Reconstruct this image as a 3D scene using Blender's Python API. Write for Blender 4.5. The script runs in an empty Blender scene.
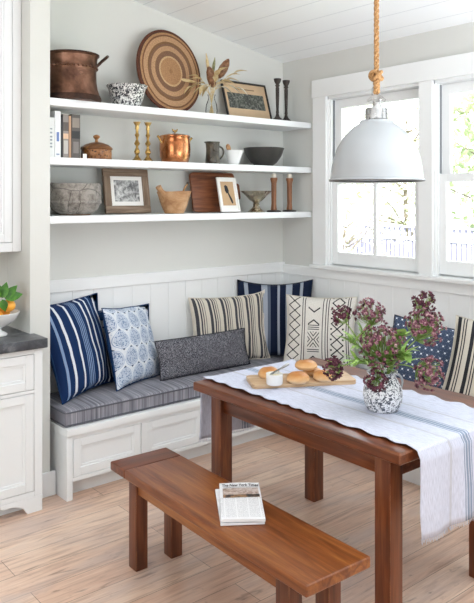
import bpy, bmesh, math, random
from mathutils import Vector, Matrix, noise as mnoise
random.seed(7)
R = math.radians
C = bpy.context.scene.collection
SC = bpy.context.scene

# ------------------------------------------------------------------ helpers
def S(h, a=1.0):
    h = h.lstrip('#'); v = []
    for i in (0, 2, 4):
        c = int(h[i:i+2], 16) / 255
        v.append(c / 12.92 if c <= .04045 else ((c + .055) / 1.055) ** 2.4)
    return (v[0], v[1], v[2], a)

F, HZ, EYE = 697.0, 198.0, 1.655
def P(u, v, z):
    """world point seen at picture column u, row v at depth z metres"""
    t = (u - 237) / F
    return Vector((z * (.7705 * t + .6374), z * (-.6374 * t + .7705), EYE - (v - HZ) * z / F))

class E:
    """tiny expression wrapper over Math nodes"""
    def __init__(s, nt, k): s.nt, s.k = nt, k
    def _m(s, op, *a):
        n = s.nt.nodes.new('ShaderNodeMath'); n.operation = op
        for i, x in enumerate(a):
            if isinstance(x, E): s.nt.links.new(x.k, n.inputs[i])
            else: n.inputs[i].default_value = x
        return E(s.nt, n.outputs[0])
    def __add__(s, o): return s._m('ADD', s, o)
    def __radd__(s, o): return s._m('ADD', o, s)
    def __sub__(s, o): return s._m('SUBTRACT', s, o)
    def __rsub__(s, o): return s._m('SUBTRACT', o, s)
    def __mul__(s, o): return s._m('MULTIPLY', s, o)
    def __rmul__(s, o): return s._m('MULTIPLY', s, o)
    def __truediv__(s, o): return s._m('DIVIDE', s, o)
    def __lt__(s, o): return s._m('LESS_THAN', s, o)
    def __gt__(s, o): return s._m('GREATER_THAN', s, o)
    def abs(s): return s._m('ABSOLUTE', s)
    def fr(s): return s._m('FRACT', s)
    def fl(s): return s._m('FLOOR', s)
    def mod(s, o): return s._m('FLOORED_MODULO', s, o)
    def sqrt(s): return s._m('SQRT', s)
    def mx(s, o): return s._m('MAXIMUM', s, o)
    def mn(s, o): return s._m('MINIMUM', s, o)
    def band(s, a, b): return (s > a) * (s < b)

def newmat(name, rough=.6, metal=0, spec=None, color=None):
    m = bpy.data.materials.new(name); m.use_nodes = True
    nt = m.node_tree; b = nt.nodes['Principled BSDF']
    b.inputs['Roughness'].default_value = rough
    b.inputs['Metallic'].default_value = metal
    if spec is not None: b.inputs['Specular IOR Level'].default_value = spec
    if color is not None: b.inputs['Base Color'].default_value = color
    return m, nt, b

def coords(nt, kind='Object', scale=(1, 1, 1), rot=(0, 0, 0), loc=(0, 0, 0)):
    tc = nt.nodes.new('ShaderNodeTexCoord'); mp = nt.nodes.new('ShaderNodeMapping')
    mp.inputs['Scale'].default_value = scale; mp.inputs['Rotation'].default_value = rot
    mp.inputs['Location'].default_value = loc
    nt.links.new(tc.outputs[kind], mp.inputs['Vector'])
    return mp.outputs[0]

def xyz(nt, vec):
    n = nt.nodes.new('ShaderNodeSeparateXYZ'); nt.links.new(vec, n.inputs[0])
    return E(nt, n.outputs[0]), E(nt, n.outputs[1]), E(nt, n.outputs[2])

def noise(nt, vec, scale=5, detail=4, rough=.55, dist=0):
    n = nt.nodes.new('ShaderNodeTexNoise')
    n.inputs['Scale'].default_value = scale; n.inputs['Detail'].default_value = detail
    n.inputs['Roughness'].default_value = rough; n.inputs['Distortion'].default_value = dist
    nt.links.new(vec, n.inputs['Vector'])
    return n.outputs['Fac']

def voronoi(nt, vec, scale=20, feature='F1', out='Distance'):
    n = nt.nodes.new('ShaderNodeTexVoronoi'); n.feature = feature
    n.inputs['Scale'].default_value = scale
    nt.links.new(vec, n.inputs['Vector'])
    return n.outputs[out]

def ramp(nt, fac, stops, const=False):
    n = nt.nodes.new('ShaderNodeValToRGB'); cr = n.color_ramp
    cr.interpolation = 'CONSTANT' if const else 'LINEAR'
    while len(cr.elements) < len(stops): cr.elements.new(.5)
    for e, (p, c) in zip(cr.elements, stops): e.position = p; e.color = c
    nt.links.new(fac.k if isinstance(fac, E) else fac, n.inputs[0])
    return n.outputs[0]

def mix(nt, fac, a, b, mode='MIX'):
    n = nt.nodes.new('ShaderNodeMix'); n.data_type = 'RGBA'; n.blend_type = mode
    for i, x in ((0, fac), (6, a), (7, b)):
        if isinstance(x, E): x = x.k
        if isinstance(x, (float, int)): n.inputs[i].default_value = x
        elif isinstance(x, tuple): n.inputs[i].default_value = x
        else: nt.links.new(x, n.inputs[i])
    return n.outputs[2]

def bump(nt, b, h, strength=.2, dist=.01):
    n = nt.nodes.new('ShaderNodeBump'); n.inputs['Strength'].default_value = strength
    n.inputs['Distance'].default_value = dist
    nt.links.new(h.k if isinstance(h, E) else h, n.inputs['Height'])
    nt.links.new(n.outputs[0], b.inputs['Normal'])

def setc(nt, b, c): nt.links.new(c.k if isinstance(c, E) else c, b.inputs['Base Color'])

def plain(name, hexc, rough=.6, metal=0, var=.06, scale=6, spec=None, bmp=0):
    """solid colour with a light procedural mottling"""
    m, nt, b = newmat(name, rough, metal, spec)
    c = S(hexc); v = coords(nt)
    n = noise(nt, v, scale, 3)
    lo = tuple(x * (1 - var) for x in c[:3]) + (1,); hi = tuple(min(1, x * (1 + var)) for x in c[:3]) + (1,)
    setc(nt, b, ramp(nt, n, [(.3, lo), (.7, hi)]))
    if bmp: bump(nt, b, noise(nt, v, scale * 12, 2), bmp, .003)
    return m

def wood(name, dark, mid, light, axis=0, scale=1.0, rough=.45, stretch=14, bmp=.12, worn=None):
    m, nt, b = newmat(name, rough)
    sc = [scale * stretch] * 3; sc[axis] = scale * 1.0
    v = coords(nt, 'Object', tuple(sc))
    n = noise(nt, v, 1.6, 6, .6, .8)
    col = ramp(nt, n, [(.28, S(dark)), (.5, S(mid)), (.74, S(light))])
    sc2 = [scale * 90] * 3; sc2[axis] = scale * 3
    g = noise(nt, coords(nt, 'Object', tuple(sc2)), 1.5, 3, .6)
    col = mix(nt, .35, col, ramp(nt, g, [(.3, (.35, .35, .35, 1)), (.6, (1, 1, 1, 1))]), 'MULTIPLY')
    big = noise(nt, coords(nt), 2.2, 2)
    col = mix(nt, .5, col, ramp(nt, big, [(.3, (.62, .62, .62, 1)), (.65, (1, 1, 1, 1))]), 'MULTIPLY')
    if worn:
        bv = nt.nodes.new('ShaderNodeBevel'); bv.samples = 6; bv.inputs['Radius'].default_value = .007
        ge = nt.nodes.new('ShaderNodeNewGeometry'); dt = nt.nodes.new('ShaderNodeVectorMath'); dt.operation = 'DOT_PRODUCT'
        nt.links.new(bv.outputs[0], dt.inputs[0]); nt.links.new(ge.outputs['True Normal'], dt.inputs[1])
        edge = E(nt, ramp(nt, dt.outputs['Value'], [(.86, (1, 1, 1, 1)), (.985, (0, 0, 0, 1))]))
        brk = E(nt, ramp(nt, noise(nt, coords(nt), 14, 3), [(.38, (.1, .1, .1, 1)), (.62, (.8, .8, .8, 1))]))
        col = mix(nt, edge * brk, col, S(worn))
    setc(nt, b, col)
    bump(nt, b, g, bmp, .003)
    return m

def add_box(bm, lo, hi, bev=0.0, seg=2, M=None):
    lo = Vector(lo); hi = Vector(hi); s = hi - lo; c = (lo + hi) / 2
    mt = Matrix.Translation(c) @ Matrix.Diagonal((s.x, s.y, s.z, 1))
    if M is not None: mt = M @ mt
    vs = bmesh.ops.create_cube(bm, size=1, matrix=mt)['verts']
    if bev > 0:
        es = {e for v in vs for e in v.link_edges}
        bmesh.ops.bevel(bm, geom=list(es), offset=bev, segments=seg, affect='EDGES', profile=.6)
    return bm

def box(lo, hi, bev=0.0, seg=2, M=None): return add_box(bmesh.new(), lo, hi, bev, seg, M)

def add_lathe(bm, prof, n=32, c=(0, 0, 0), sx=1, sy=1, M=None):
    rings = []
    for r, z in prof:
        if r < 1e-5: rings.append([bm.verts.new((c[0], c[1], c[2] + z))])
        else: rings.append([bm.verts.new((c[0] + sx * r * math.cos(2 * math.pi * i / n), c[1] + sy * r * math.sin(2 * math.pi * i / n), c[2] + z)) for i in range(n)])
    for a, b in zip(rings, rings[1:]):
        if len(a) == 1 and len(b) == 1: continue
        for i in range(n):
            j = (i + 1) % n
            if len(a) == 1: bm.faces.new((a[0], b[j], b[i]))
            elif len(b) == 1: bm.faces.new((a[i], a[j], b[0]))
            else: bm.faces.new((a[i], a[j], b[j], b[i]))
    if M is not None:
        for r in rings:
            for v in r: v.co = M @ v.co
    return bm
def lathe(prof, n=32, **k): return add_lathe(bmesh.new(), prof, n, **k)

def add_tube(bm, pts, rad, n=8, closed=False, cap=True):
    pts = [Vector(p) for p in pts]; N = len(pts)
    rads = rad if isinstance(rad, (list, tuple)) else [rad] * N
    rings = []; up = None
    for i, p in enumerate(pts):
        if closed: d = pts[(i + 1) % N] - pts[i - 1]
        else: d = pts[min(i + 1, N - 1)] - pts[max(i - 1, 0)]
        d.normalize()
        if up is None:
            up = Vector((0, 0, 1)) if abs(d.z) < .9 else Vector((1, 0, 0))
        a = (up - d * up.dot(d))
        if a.length < 1e-5: a = d.orthogonal()
        a.normalize(); b = d.cross(a); up = a
        rings.append([bm.verts.new(p + (a * math.cos(2 * math.pi * k / n) + b * math.sin(2 * math.pi * k / n)) * rads[i]) for k in range(n)])
    seq = list(zip(rings, rings[1:])) + ([(rings[-1], rings[0])] if closed else [])
    for A, B in seq:
        for k in range(n):
            j = (k + 1) % n; bm.faces.new((A[k], A[j], B[j], B[k]))
    if cap and not closed:
        bm.faces.new(list(reversed(rings[0]))); bm.faces.new(rings[-1])
    return bm
def tube(pts, rad, n=8, **k): return add_tube(bmesh.new(), pts, rad, n, **k)

def add_prism(bm, poly, h0, h1, plane='xy', M=None):
    """extrude 2-D polygon; plane xy -> along z, xz -> along y, yz -> along x"""
    def mk(p, h):
        if plane == 'xy': return (p[0], p[1], h)
        if plane == 'xz': return (p[0], h, p[1])
        return (h, p[0], p[1])
    A = [bm.verts.new(mk(p, h0)) for p in poly]; B = [bm.verts.new(mk(p, h1)) for p in poly]
    bm.faces.new(A); bm.faces.new(list(reversed(B)))
    for i in range(len(poly)):
        j = (i + 1) % len(poly); bm.faces.new((A[j], A[i], B[i], B[j]))
    if M is not None:
        for v in A + B: v.co = M @ v.co
    return bm
def prism(poly, h0, h1, plane='xy', **k): return add_prism(bmesh.new(), poly, h0, h1, plane, **k)

def bev_all(bm, off, seg=2, ang=30):
    bm.normal_update()
    es = [e for e in bm.edges if len(e.link_faces) == 2 and e.calc_face_angle(0) > R(ang)]
    bmesh.ops.bevel(bm, geom=es, offset=off, segments=seg, affect='EDGES', profile=.6)
    return bm

def bez(p0, p1, p2, p3, n=12):
    p0, p1, p2, p3 = map(Vector, (p0, p1, p2, p3)); o = []
    for i in range(n + 1):
        t = i / n; o.append(p0 * (1 - t) ** 3 + 3 * p1 * t * (1 - t) ** 2 + 3 * p2 * t * t * (1 - t) + p3 * t ** 3)
    return o

def obj(name, bm, mat, parent=None, smooth=True, ang=40, loc=None, rot=None, fixn=True):
    if fixn: bmesh.ops.recalc_face_normals(bm, faces=bm.faces[:])
    me = bpy.data.meshes.new(name); bm.to_mesh(me); bm.free()
    for m in (mat if isinstance(mat, (list, tuple)) else [mat]): me.materials.append(m)
    if smooth:
        me.shade_smooth(); me.set_sharp_from_angle(angle=R(ang))
    o = bpy.data.objects.new(name, me); C.objects.link(o)
    if parent is not None: o.parent = parent
    if loc is not None: o.location = loc
    if rot is not None: o.rotation_euler = rot
    return o

def tag(o, label, cat, group=None, kind=None):
    o['label'] = label; o['category'] = cat
    if group: o['group'] = group
    if kind: o['kind'] = kind
    return o
def thing(name, label, cat, loc=(0, 0, 0), rot=(0, 0, 0), group=None):
    o = bpy.data.objects.new(name, None); C.objects.link(o); o.empty_display_size = .05
    o.location = loc; o.rotation_euler = rot if isinstance(rot, (tuple, list)) else (0, 0, rot)
    return tag(o, label, cat, group)
def struct(name, bm, mat, parent=None, smooth=False, **k):
    o = obj(name, bm, mat, parent, smooth=smooth, **k)
    if parent is None: o['kind'] = 'structure'
    return o
def dup(root, label=None, loc=None, rot=None):
    r = root.copy(); C.objects.link(r)
    if label: r['label'] = label
    if loc is not None: r.location = loc
    if rot is not None: r.rotation_euler = rot
    for ch in list(root.children):
        c = ch.copy(); C.objects.link(c); c.parent = r
        for g in ch.children:
            d = g.copy(); C.objects.link(d); d.parent = c
    return r

# ------------------------------------------------------------------ materials
WHITE = plain('white_paint', '#edf0f1', .45, var=.015, scale=2)
TRIM = plain('window_trim_paint', '#eceeee', .4, var=.015, scale=2)
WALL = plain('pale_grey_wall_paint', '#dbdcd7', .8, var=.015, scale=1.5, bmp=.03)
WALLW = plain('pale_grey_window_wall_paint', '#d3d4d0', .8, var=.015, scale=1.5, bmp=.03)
def ceiling_mat():
    m, nt, b = newmat('white_board_ceiling', .55)
    x, y, z = xyz(nt, coords(nt))
    g = (x * (1 / .19)).fr()
    line = (g < .035)
    setc(nt, b, mix(nt, line, S('#f4f7f8'), S('#dce0e3')))
    bump(nt, b, 1 - line, .4, .004)
    return m
CEIL = ceiling_mat()
def groove_mat():
    m, nt, b = newmat('white_wainscot_paint', .45)
    n = noise(nt, coords(nt), 2, 2)
    setc(nt, b, ramp(nt, n, [(.3, S('#eff1f1')), (.7, S('#f3f5f5'))]))
    return m
WAINS = groove_mat()
def floor_mat():
    m, nt, b = newmat('wide_oak_planks', .3)
    v = coords(nt)
    br = nt.nodes.new('ShaderNodeTexBrick')
    br.offset = .37; br.offset_frequency = 2
    br.inputs['Scale'].default_value = 1
    br.inputs['Mortar Size'].default_value = .0016; br.inputs['Mortar Smooth'].default_value = .4
    br.inputs['Brick Width'].default_value = 1.9; br.inputs['Row Height'].default_value = .165
    br.inputs['Color1'].default_value = S('#f8e0cb'); br.inputs['Color2'].default_value = S('#e8c7b0')
    br.inputs['Mortar'].default_value = S('#8f7462')
    nt.links.new(v, br.inputs['Vector'])
    col = br.outputs['Color']
    g = noise(nt, coords(nt, 'Object', (1.6, 22, 1)), 1.6, 6, .62, .7)
    col = mix(nt, .75, col, ramp(nt, g, [(.3, S('#b39c90')), (.48, S('#efe4dd')), (.7, (1, 1, 1, 1))]), 'MULTIPLY')
    g2 = noise(nt, coords(nt, 'Object', (6, 110, 1)), 1.5, 3, .6)
    col = mix(nt, .3, col, ramp(nt, g2, [(.3, (.5, .5, .5, 1)), (.6, (1, 1, 1, 1))]), 'MULTIPLY')
    bl = noise(nt, coords(nt, 'Object', (1.1, 3.2, 1), loc=(7, 2, 0)), 1.5, 4, .6, .6)
    col = mix(nt, ramp(nt, bl, [(.45, (0, 0, 0, 1)), (.68, (.55, .55, .55, 1))]), col, S('#c6b3ac'))
    xx = xyz(nt, v)[0]
    k2 = noise(nt, coords(nt, 'Object', (3.4, 15, 1), loc=(1.3, 4.4, 0)), 2.3, 4, .6, 1.2)
    col = mix(nt, ramp(nt, k2, [(.62, (0, 0, 0, 1)), (.74, (.5, .5, .5, 1))]), col, S('#9c7b66'))
    k = noise(nt, coords(nt, 'Object', (2.4, 10, 1), loc=(3.1, 1.7, 0)), 1.7, 4, .55, 1.0)
    col = mix(nt, ramp(nt, k, [(.63, (0, 0, 0, 1)), (.73, (.75, .75, .75, 1))]), col, S('#86685a'))
    setc(nt, b, col)
    bump(nt, b, g2, .08, .002)
    return m
FLOOR = floor_mat()
TABLE_W = wood('reddish_brown_table_wood', '#4b240f', '#6f381c', '#8f5430', axis=1, scale=1.3, rough=.28, worn='#b07a52')
LEG_W = wood('reddish_brown_leg_wood', '#4d2410', '#72391c', '#935731', axis=2, scale=1.3, rough=.33, worn='#bd875c')
BENCH_W = wood('warm_brown_bench_wood', '#5f2f15', '#8c4f27', '#b3743a', axis=1, scale=1.1, rough=.3, worn='#5a2c16')
BENCHX_W = wood('warm_brown_breadboard_wood', '#4e2815', '#744026', '#93583a', axis=0, scale=1.1, rough=.32, worn='#5a2c16')
BENCH_LEG = wood('brown_bench_leg_wood', '#482311', '#693720', '#875034', axis=2, scale=1.2, rough=.35, worn='#b07a52')

def stripes(name, rep, stops, rough=.85, axis=0, kind='UV', fuzz=.12, fuzzscale=130):
    m, nt, b = newmat(name, rough, spec=.2)
    v = coords(nt, kind); x = xyz(nt, v)[axis]
    f = (x * rep).fr()
    col = ramp(nt, f, stops, True)
    n = noise(nt, v, fuzzscale, 2)
    col = mix(nt, fuzz * 3, col, ramp(nt, n, [(.3, (.6, .6, .6, 1)), (.6, (1, 1, 1, 1))]), 'MULTIPLY')
    setc(nt, b, col); bump(nt, b, n, .15, .002)
    return m
nv, wh, lb = S('#16305c'), S('#e4e8ee'), S('#8ba3c6')
NAVY_STRIPE = stripes('navy_white_stripe_cloth', 1, [(0, nv), (.07, lb), (.10, nv), (.17, wh), (.21, nv), (.33, wh), (.36, nv), (.43, lb), (.445, nv), (.46, lb), (.475, nv), (.49, lb), (.505, nv), (.52, lb), (.535, nv), (.60, wh), (.63, nv), (.70, wh), (.73, nv), (.79, lb), (.81, nv), (.88, wh), (.92, nv)])
nk, gr = S('#141f38'), S('#a3abb8')
INK_STRIPE = stripes('ink_grey_stripe_cloth', 1, [(0, nk), (.12, gr), (.17, nk), (.34, gr), (.42, S('#5b6577')), (.46, nk), (.55, gr), (.58, nk), (.66, gr), (.74, nk), (.84, gr), (.88, nk)])
cm, dg = S('#d9d2c4'), S('#4a4a50')
GREY_STRIPE = stripes('cream_grey_stripe_cloth', 6, [(0, cm), (.16, dg), (.36, cm), (.48, dg), (.58, cm), (.66, dg), (.72, cm), (.82, S('#8b8884')), (.88, cm)])
BLACK_STRIPE = stripes('cream_black_stripe_cloth', 6, [(0, S('#d3cdc0')), (.18, S('#2e2e33')), (.44, S('#d3cdc0')), (.58, S('#3a3a3e')), (.66, S('#d3cdc0')), (.76, S('#3a3a3e')), (.84, S('#d3cdc0'))])

def cushion_mat(axis):
    m, nt, b = newmat('grey_ticking_cloth', .85, spec=.2)
    v = coords(nt); x = xyz(nt, v)[axis]
    sc = [.6, .6, .6]; sc[axis] = 26
    n1 = noise(nt, coords(nt, 'Object', tuple(sc)), 1.6, 4, .75)
    col = ramp(nt, n1, [(.32, S('#62626b')), (.46, S('#8d8d96')), (.56, S('#ababb3')), (.68, S('#787881'))])
    f = (x * 12).fr()
    col = mix(nt, .35, col, ramp(nt, f, [(0, S('#5c5c65')), (.3, S('#b2b2b8')), (.36, S('#77777f')), (.62, S('#a8a8ae')), (.68, S('#66666e'))], True))
    setc(nt, b, col); bump(nt, b, noise(nt, v, 300, 2), .15, .002)
    return m
CUSH_B = cushion_mat(0); CUSH_R = cushion_mat(1)
PIPING = plain('dark_grey_piping', '#55565e', .8, scale=60)

def medallion_mat():
    m, nt, b = newmat('blue_medallion_cloth', .85, spec=.2)
    v = coords(nt, 'UV'); x, y, z = xyz(nt, v)
    yy = y * 4.3; row = yy.fl(); xx = x * 4.0 + row.mod(2.0) * .5
    du = xx.fr() - .5; dv = yy.fr() - .5
    k = 1.0 - dv * .35                      # egg shape
    d = ((du * du) / (k * k) + dv * dv * .82).sqrt()
    ins = d < .40
    dots = E(nt, voronoi(nt, v, 62)) > .42
    fill = mix(nt, dots, S('#6c84a8'), S('#c3cddc'))
    bg = mix(nt, E(nt, voronoi(nt, v, 40)) < .2, S('#dfe4ea'), S('#a9bbd3'))
    col = mix(nt, ins, bg, fill)
    ring = d.band(.43, .455)
    col = mix(nt, ring, col, S('#93a9c8'))
    mot = ((du.abs() - .5).abs() + (dv.abs() - .5).abs()) < .1
    col = mix(nt, mot, col, S('#3e4a63'))
    setc(nt, b, col); bump(nt, b, noise(nt, v, 200, 2), .12, .002)
    return m
MEDAL = medallion_mat()
NAVY = plain('navy_linen', '#1c3c66', .85, scale=40, var=.12, spec=.2)
INKY = plain('dark_slate_linen', '#3a3d47', .85, scale=40, var=.12, spec=.2)
CREAM = plain('cream_linen', '#d8d2c6', .85, scale=40, var=.08, spec=.2)

def lumbar_mat():
    m, nt, b = newmat('charcoal_scribble_cloth', .85, spec=.2)
    v = coords(nt, 'UV', (3.2, 1.1, 1))
    n = E(nt, noise(nt, v, 30, 1.5, .5, 1.2))
    lines = ((n * 5).fr() - .5).abs() < .13
    col = mix(nt, lines, S('#2f2f38'), S('#b4b4bb'))
    setc(nt, b, col); bump(nt, b, noise(nt, v, 200, 2), .12, .002)
    return m
LUMBAR = lumbar_mat()

def mud_mat():
    m, nt, b = newmat('white_mud_cloth', .85, spec=.2)
    v = coords(nt, 'UV'); x, y, z = xyz(nt, v)
    def chain(uc, half, per, w):
        tri = ((y * per).fr() - .5).abs() * 2 * half
        du = (x - uc).abs()
        ln = ((du - tri).abs() < w) * (du < half + w)
        ln2 = ((du - (half - tri)).abs() < w) * (du < half + w)
        return ln, ln2, du, tri
    a, a2, _, _ = chain(.13, .085, 7, .011)
    c, c2, du, tri = chain(.77, .085, 6.5, .012)
    dots = ((du - .085).abs() < .013) * ((((y * 6.5).fr() - .5).abs() * 2) < .16)
    ink = a.mx(a2 * 0).mx(c).mx(dots)
    for p in (.255, .29, .555, .60, .635, .90, .93):
        ink = ink.mx((x - p).abs() < .006)
    uc = .425; dx = (x - uc).abs()
    cx = dx < .085
    for vc, s in ((.78, 1), (.66, -1)):
        t = (y - vc) * s
        ink = ink.mx(((t - dx * .8).abs() < .012) * cx)
    for vc in (.58, .55, .52, .22, .19):
        ink = ink.mx(((y - vc).abs() < .006) * cx)
    hat = (((dx - (y - .37).abs() * .75) * 22).fr() < .34) * ((y - .37).abs() < .115) * (dx < .085)
    ink = ink.mx(hat)
    ink = ink.mx((((y - .12) + dx * .8).abs() < .012) * cx)
    n = noise(nt, v, 60, 2)
    base = ramp(nt, n, [(.3, S('#dbd7cf')), (.7, S('#e9e6e0'))])
    col = mix(nt, ink, base, S('#2c2b2e'))
    setc(nt, b, col); bump(nt, b, n, .12, .002)
    return m
MUD = mud_mat()

def dot_mat():
    m, nt, b = newmat('navy_dotted_cloth', .85, spec=.2)
    v = coords(nt, 'UV'); x, y, z = xyz(nt, v)
    yy = y * 11; xx = x * 11 + yy.fl().mod(2.0) * .5
    du = xx.fr() - .5; dv = yy.fr() - .5
    d = (du * du + dv * dv).sqrt()
    n = noise(nt, v, 90, 2)
    base = ramp(nt, n, [(.3, S('#39455c')), (.7, S('#55637c'))])
    col = mix(nt, d < .15, base, S('#dfe5ee'))
    small = (((x * 22).fr() - .5).abs() + ((y * 22).fr() - .5).abs()) < .16
    col = mix(nt, small * .5, col, S('#9aa8c0'))
    setc(nt, b, col); bump(nt, b, n, .12, .002)
    return m
DOTTED = dot_mat()

def runner_mat():
    m, nt, b = newmat('white_runner_linen', .9, spec=.1)
    v = coords(nt, 'UV'); x, y, z = xyz(nt, v)
    weave = noise(nt, coords(nt, 'UV', (140, 40, 1)), 1.5, 3)
    base = ramp(nt, weave, [(.3, S('#bcc0d0')), (.6, S('#d6daea'))])
    st = noise(nt, coords(nt, 'UV', (26, .8, 1)), 1.4, 4, .7)
    base = mix(nt, ramp(nt, st, [(.56, (0, 0, 0, 1)), (.72, (.5, .5, .5, 1))]), base, S('#a9a7ad'))
    c = (x - .49).abs()
    blue = (c < .026) * (c > .004)
    blue = blue.mx((c - .041).abs() < .005)
    base = mix(nt, blue * .8, base, S('#74879f'))
    g = ((x - .31).abs() < .012).mx((x - .70).abs() < .012)
    base = mix(nt, g * .35, base, S('#a4a09c'))
    setc(nt, b, base); bump(nt, b, weave, .3, .002)
    return m
RUNNER = runner_mat()

def speckle_mat(name, scale, th, dark='#33343a', light='#e9e9e6', d2=None, dist=1.0):
    m, nt, b = newmat(name, .28)
    v = coords(nt)
    n = E(nt, noise(nt, v, scale, 3, .6, dist))
    col = mix(nt, n > th, S(light), S(dark))
    if d2: col = mix(nt, E(nt, noise(nt, v, scale * .8, 2, .5, dist)) > th + .06, col, S(d2))
    setc(nt, b, col); return m
SPECK_BOWL = speckle_mat('speckled_enamel', 75, .50, '#3c3d42')
SPECK_JUG = speckle_mat('splatter_enamel', 95, .52, '#4a505c', '#ecedf0')

def tray_mat():
    m, nt, b = newmat('coiled_basket_straw', .8)
    v = coords(nt); x, y, z = xyz(nt, v)
    d = (x * x + z * z).sqrt() / .275
    wob = E(nt, noise(nt, v, 9, 2)) * .035
    dd = d + wob - .017
    t1, t2, dk, rm = S('#b98c62'), S('#c79c74'), S('#86624a'), S('#5a3326')
    col = ramp(nt, dd, [(0, S('#a87c52')), (.06, t1), (.33, S('#d6b184')), (.375, dk), (.50, t2), (.62, dk), (.68, S('#86603f')), (.73, t2), (.86, S('#7d5436')), (.90, t1), (.955, rm)], True)
    coil = (dd * 34).fr()
    col = mix(nt, .55, col, ramp(nt, (coil - .5).abs(), [(.25, (1, 1, 1, 1)), (.5, (.45, .45, .45, 1))]), 'MULTIPLY')
    fl = noise(nt, v, 120, 2)
    col = mix(nt, .6, col, ramp(nt, fl, [(.35, (.55, .55, .55, 1)), (.6, (1, 1, 1, 1))]), 'MULTIPLY')
    setc(nt, b, col); bump(nt, b, (coil - .5).abs(), .5, -.004)
    return m
TRAY = tray_mat()

def metal_mat(name, c1, c2, c3, rough=.3, scale=6, metal=1, bmp=.1):
    m, nt, b = newmat(name, rough, metal)
    v = coords(nt)
    n = noise(nt, v, scale, 5, .6, .4)
    setc(nt, b, ramp(nt, n, [(.3, S(c1)), (.5, S(c2)), (.7, S(c3))]))
    nt.links.new(ramp(nt, noise(nt, v, scale * 2, 3), [(.3, (rough * .7,) * 3 + (1,)), (.7, (min(1, rough * 1.5),) * 3 + (1,))]), b.inputs['Roughness'])
    if bmp: bump(nt, b, noise(nt, v, scale * 5, 2), bmp, .004)
    return m
OLD_COPPER = metal_mat('aged_copper', '#3f2a22', '#70503f', '#9a7360', .36, 7, .85)
DARK_COPPER = metal_mat('blackened_copper', '#2a1e1a', '#4a342a', '#63463a', .5, 9, .7)
COPPER = metal_mat('bright_copper', '#8f5232', '#b87a50', '#d6a278', .22, 8)
BRASS = metal_mat('old_brass', '#94753f', '#b8985c', '#d8bd84', .25, 10)
STEEL = metal_mat('brushed_steel', '#8f9091', '#b3b3b2', '#cfcfcd', .25, 9, 1, 0)
SILVER = metal_mat('tarnished_silver', '#8a8272', '#b9b09e', '#d9d2c4', .25, 9)
IRON = metal_mat('dark_iron', '#2b2725', '#3f3936', '#544b46', .5, 14, .5)
BLACK_CER = plain('black_stoneware', '#34322f', .4, var=.25, scale=14)
PITCH_CER = metal_mat('dark_glazed_stoneware', '#2f2b25', '#4b463c', '#6a6354', .3, 16, .3)
STONE = None
def stone_mat():
    m, nt, b = newmat('weathered_grey_wood', .8)
    v = coords(nt)
    n = noise(nt, v, 22, 7, .7, .6)
    col = ramp(nt, n, [(.3, S('#4f4a45')), (.45, S('#837d76')), (.6, S('#a09a92')), (.75, S('#6c665f'))])
    cr = E(nt, voronoi(nt, coords(nt, 'Object', (1, 1, 1.2)), 5, 'DISTANCE_TO_EDGE'))
    col = mix(nt, (cr < .012) * .6, col, S('#3a3531'))
    setc(nt, b, col); bump(nt, b, n, .5, .008); return m
STONE = stone_mat()
WOODBOX = wood('carved_chestnut_wood', '#5a371d', '#8c5d34', '#b78a56', axis=0, scale=3, rough=.35, stretch=6)
def carve_mat():
    m, nt, b = newmat('carved_band_wood', .4)
    v = coords(nt)
    n = E(nt, voronoi(nt, v, 55)); g = noise(nt, v, 16, 3)
    col = mix(nt, n < .28, ramp(nt, g, [(.3, S('#6f4322')), (.7, S('#a87240'))]), S('#46260f'))
    setc(nt, b, col); bump(nt, b, n, .6, .006); return m
CARVED = carve_mat()
GOLDWOOD = wood('honey_wood', '#8c5a2e', '#b98450', '#d6a873', axis=2, scale=2, rough=.5, stretch=6)
SPOONW = wood('pale_spoon_wood', '#9b6a3f', '#bf8f60', '#d6ac80', axis=2, scale=4, rough=.55, stretch=5)
BURL = wood('pale_burl_wood', '#94623a', '#c29468', '#d9b48c', axis=0, scale=4, rough=.6, stretch=2.5)
FRAMEW = wood('barn_wood', '#5c4838', '#86705c', '#a8937e', axis=0, scale=2.5, rough=.75)
FRAMEV = wood('barn_wood_upright', '#5c4838', '#86705c', '#a8937e', axis=2, scale=2.5, rough=.75)
CUTTER = wood('walnut_board', '#5b301b', '#874d2d', '#a4673f', axis=0, scale=2.2, rough=.5)
STICKW = wood('bobbin_wood', '#6a4028', '#94623f', '#b07d56', axis=2, scale=3, rough=.5)
BOARD = wood('maple_board', '#b48d65', '#d2b08a', '#e2c8a6', axis=0, scale=2, rough=.5)
BLACKF = plain('black_frame_paint', '#232224', .4)
WHITEF = plain('white_frame_paint', '#efeeea', .4, var=.02)
WAX = plain('ivory_wax', '#f0eadc', .4, var=.02)
PAGES = plain('book_pages', '#e6dfd0', .8, scale=40)
PORC = plain('white_porcelain', '#f1f1ef', .2, var=.02)
ENAMEL = None
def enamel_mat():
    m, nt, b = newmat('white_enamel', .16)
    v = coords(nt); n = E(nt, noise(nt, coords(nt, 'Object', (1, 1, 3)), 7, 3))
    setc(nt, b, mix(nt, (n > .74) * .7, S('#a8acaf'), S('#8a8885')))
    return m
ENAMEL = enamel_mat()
ROPE = None
def rope_mat():
    m, nt, b = newmat('jute_rope', .9, spec=.1)
    v = coords(nt); n = noise(nt, v, 160, 3)
    setc(nt, b, ramp(nt, n, [(.3, S('#86603a')), (.6, S('#bd9568')), (.8, S('#d6b68c'))])); bump(nt, b, n, .4, .003); return m
ROPE = rope_mat()
def counter_mat():
    m, nt, b = newmat('dark_soapstone', .32)
    v = coords(nt); n = noise(nt, v, 14, 6, .7, .5)
    setc(nt, b, ramp(nt, n, [(.35, S('#3b3d41')), (.55, S('#54575c')), (.72, S('#85888e'))])); return m
COUNTER = counter_mat()
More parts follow.
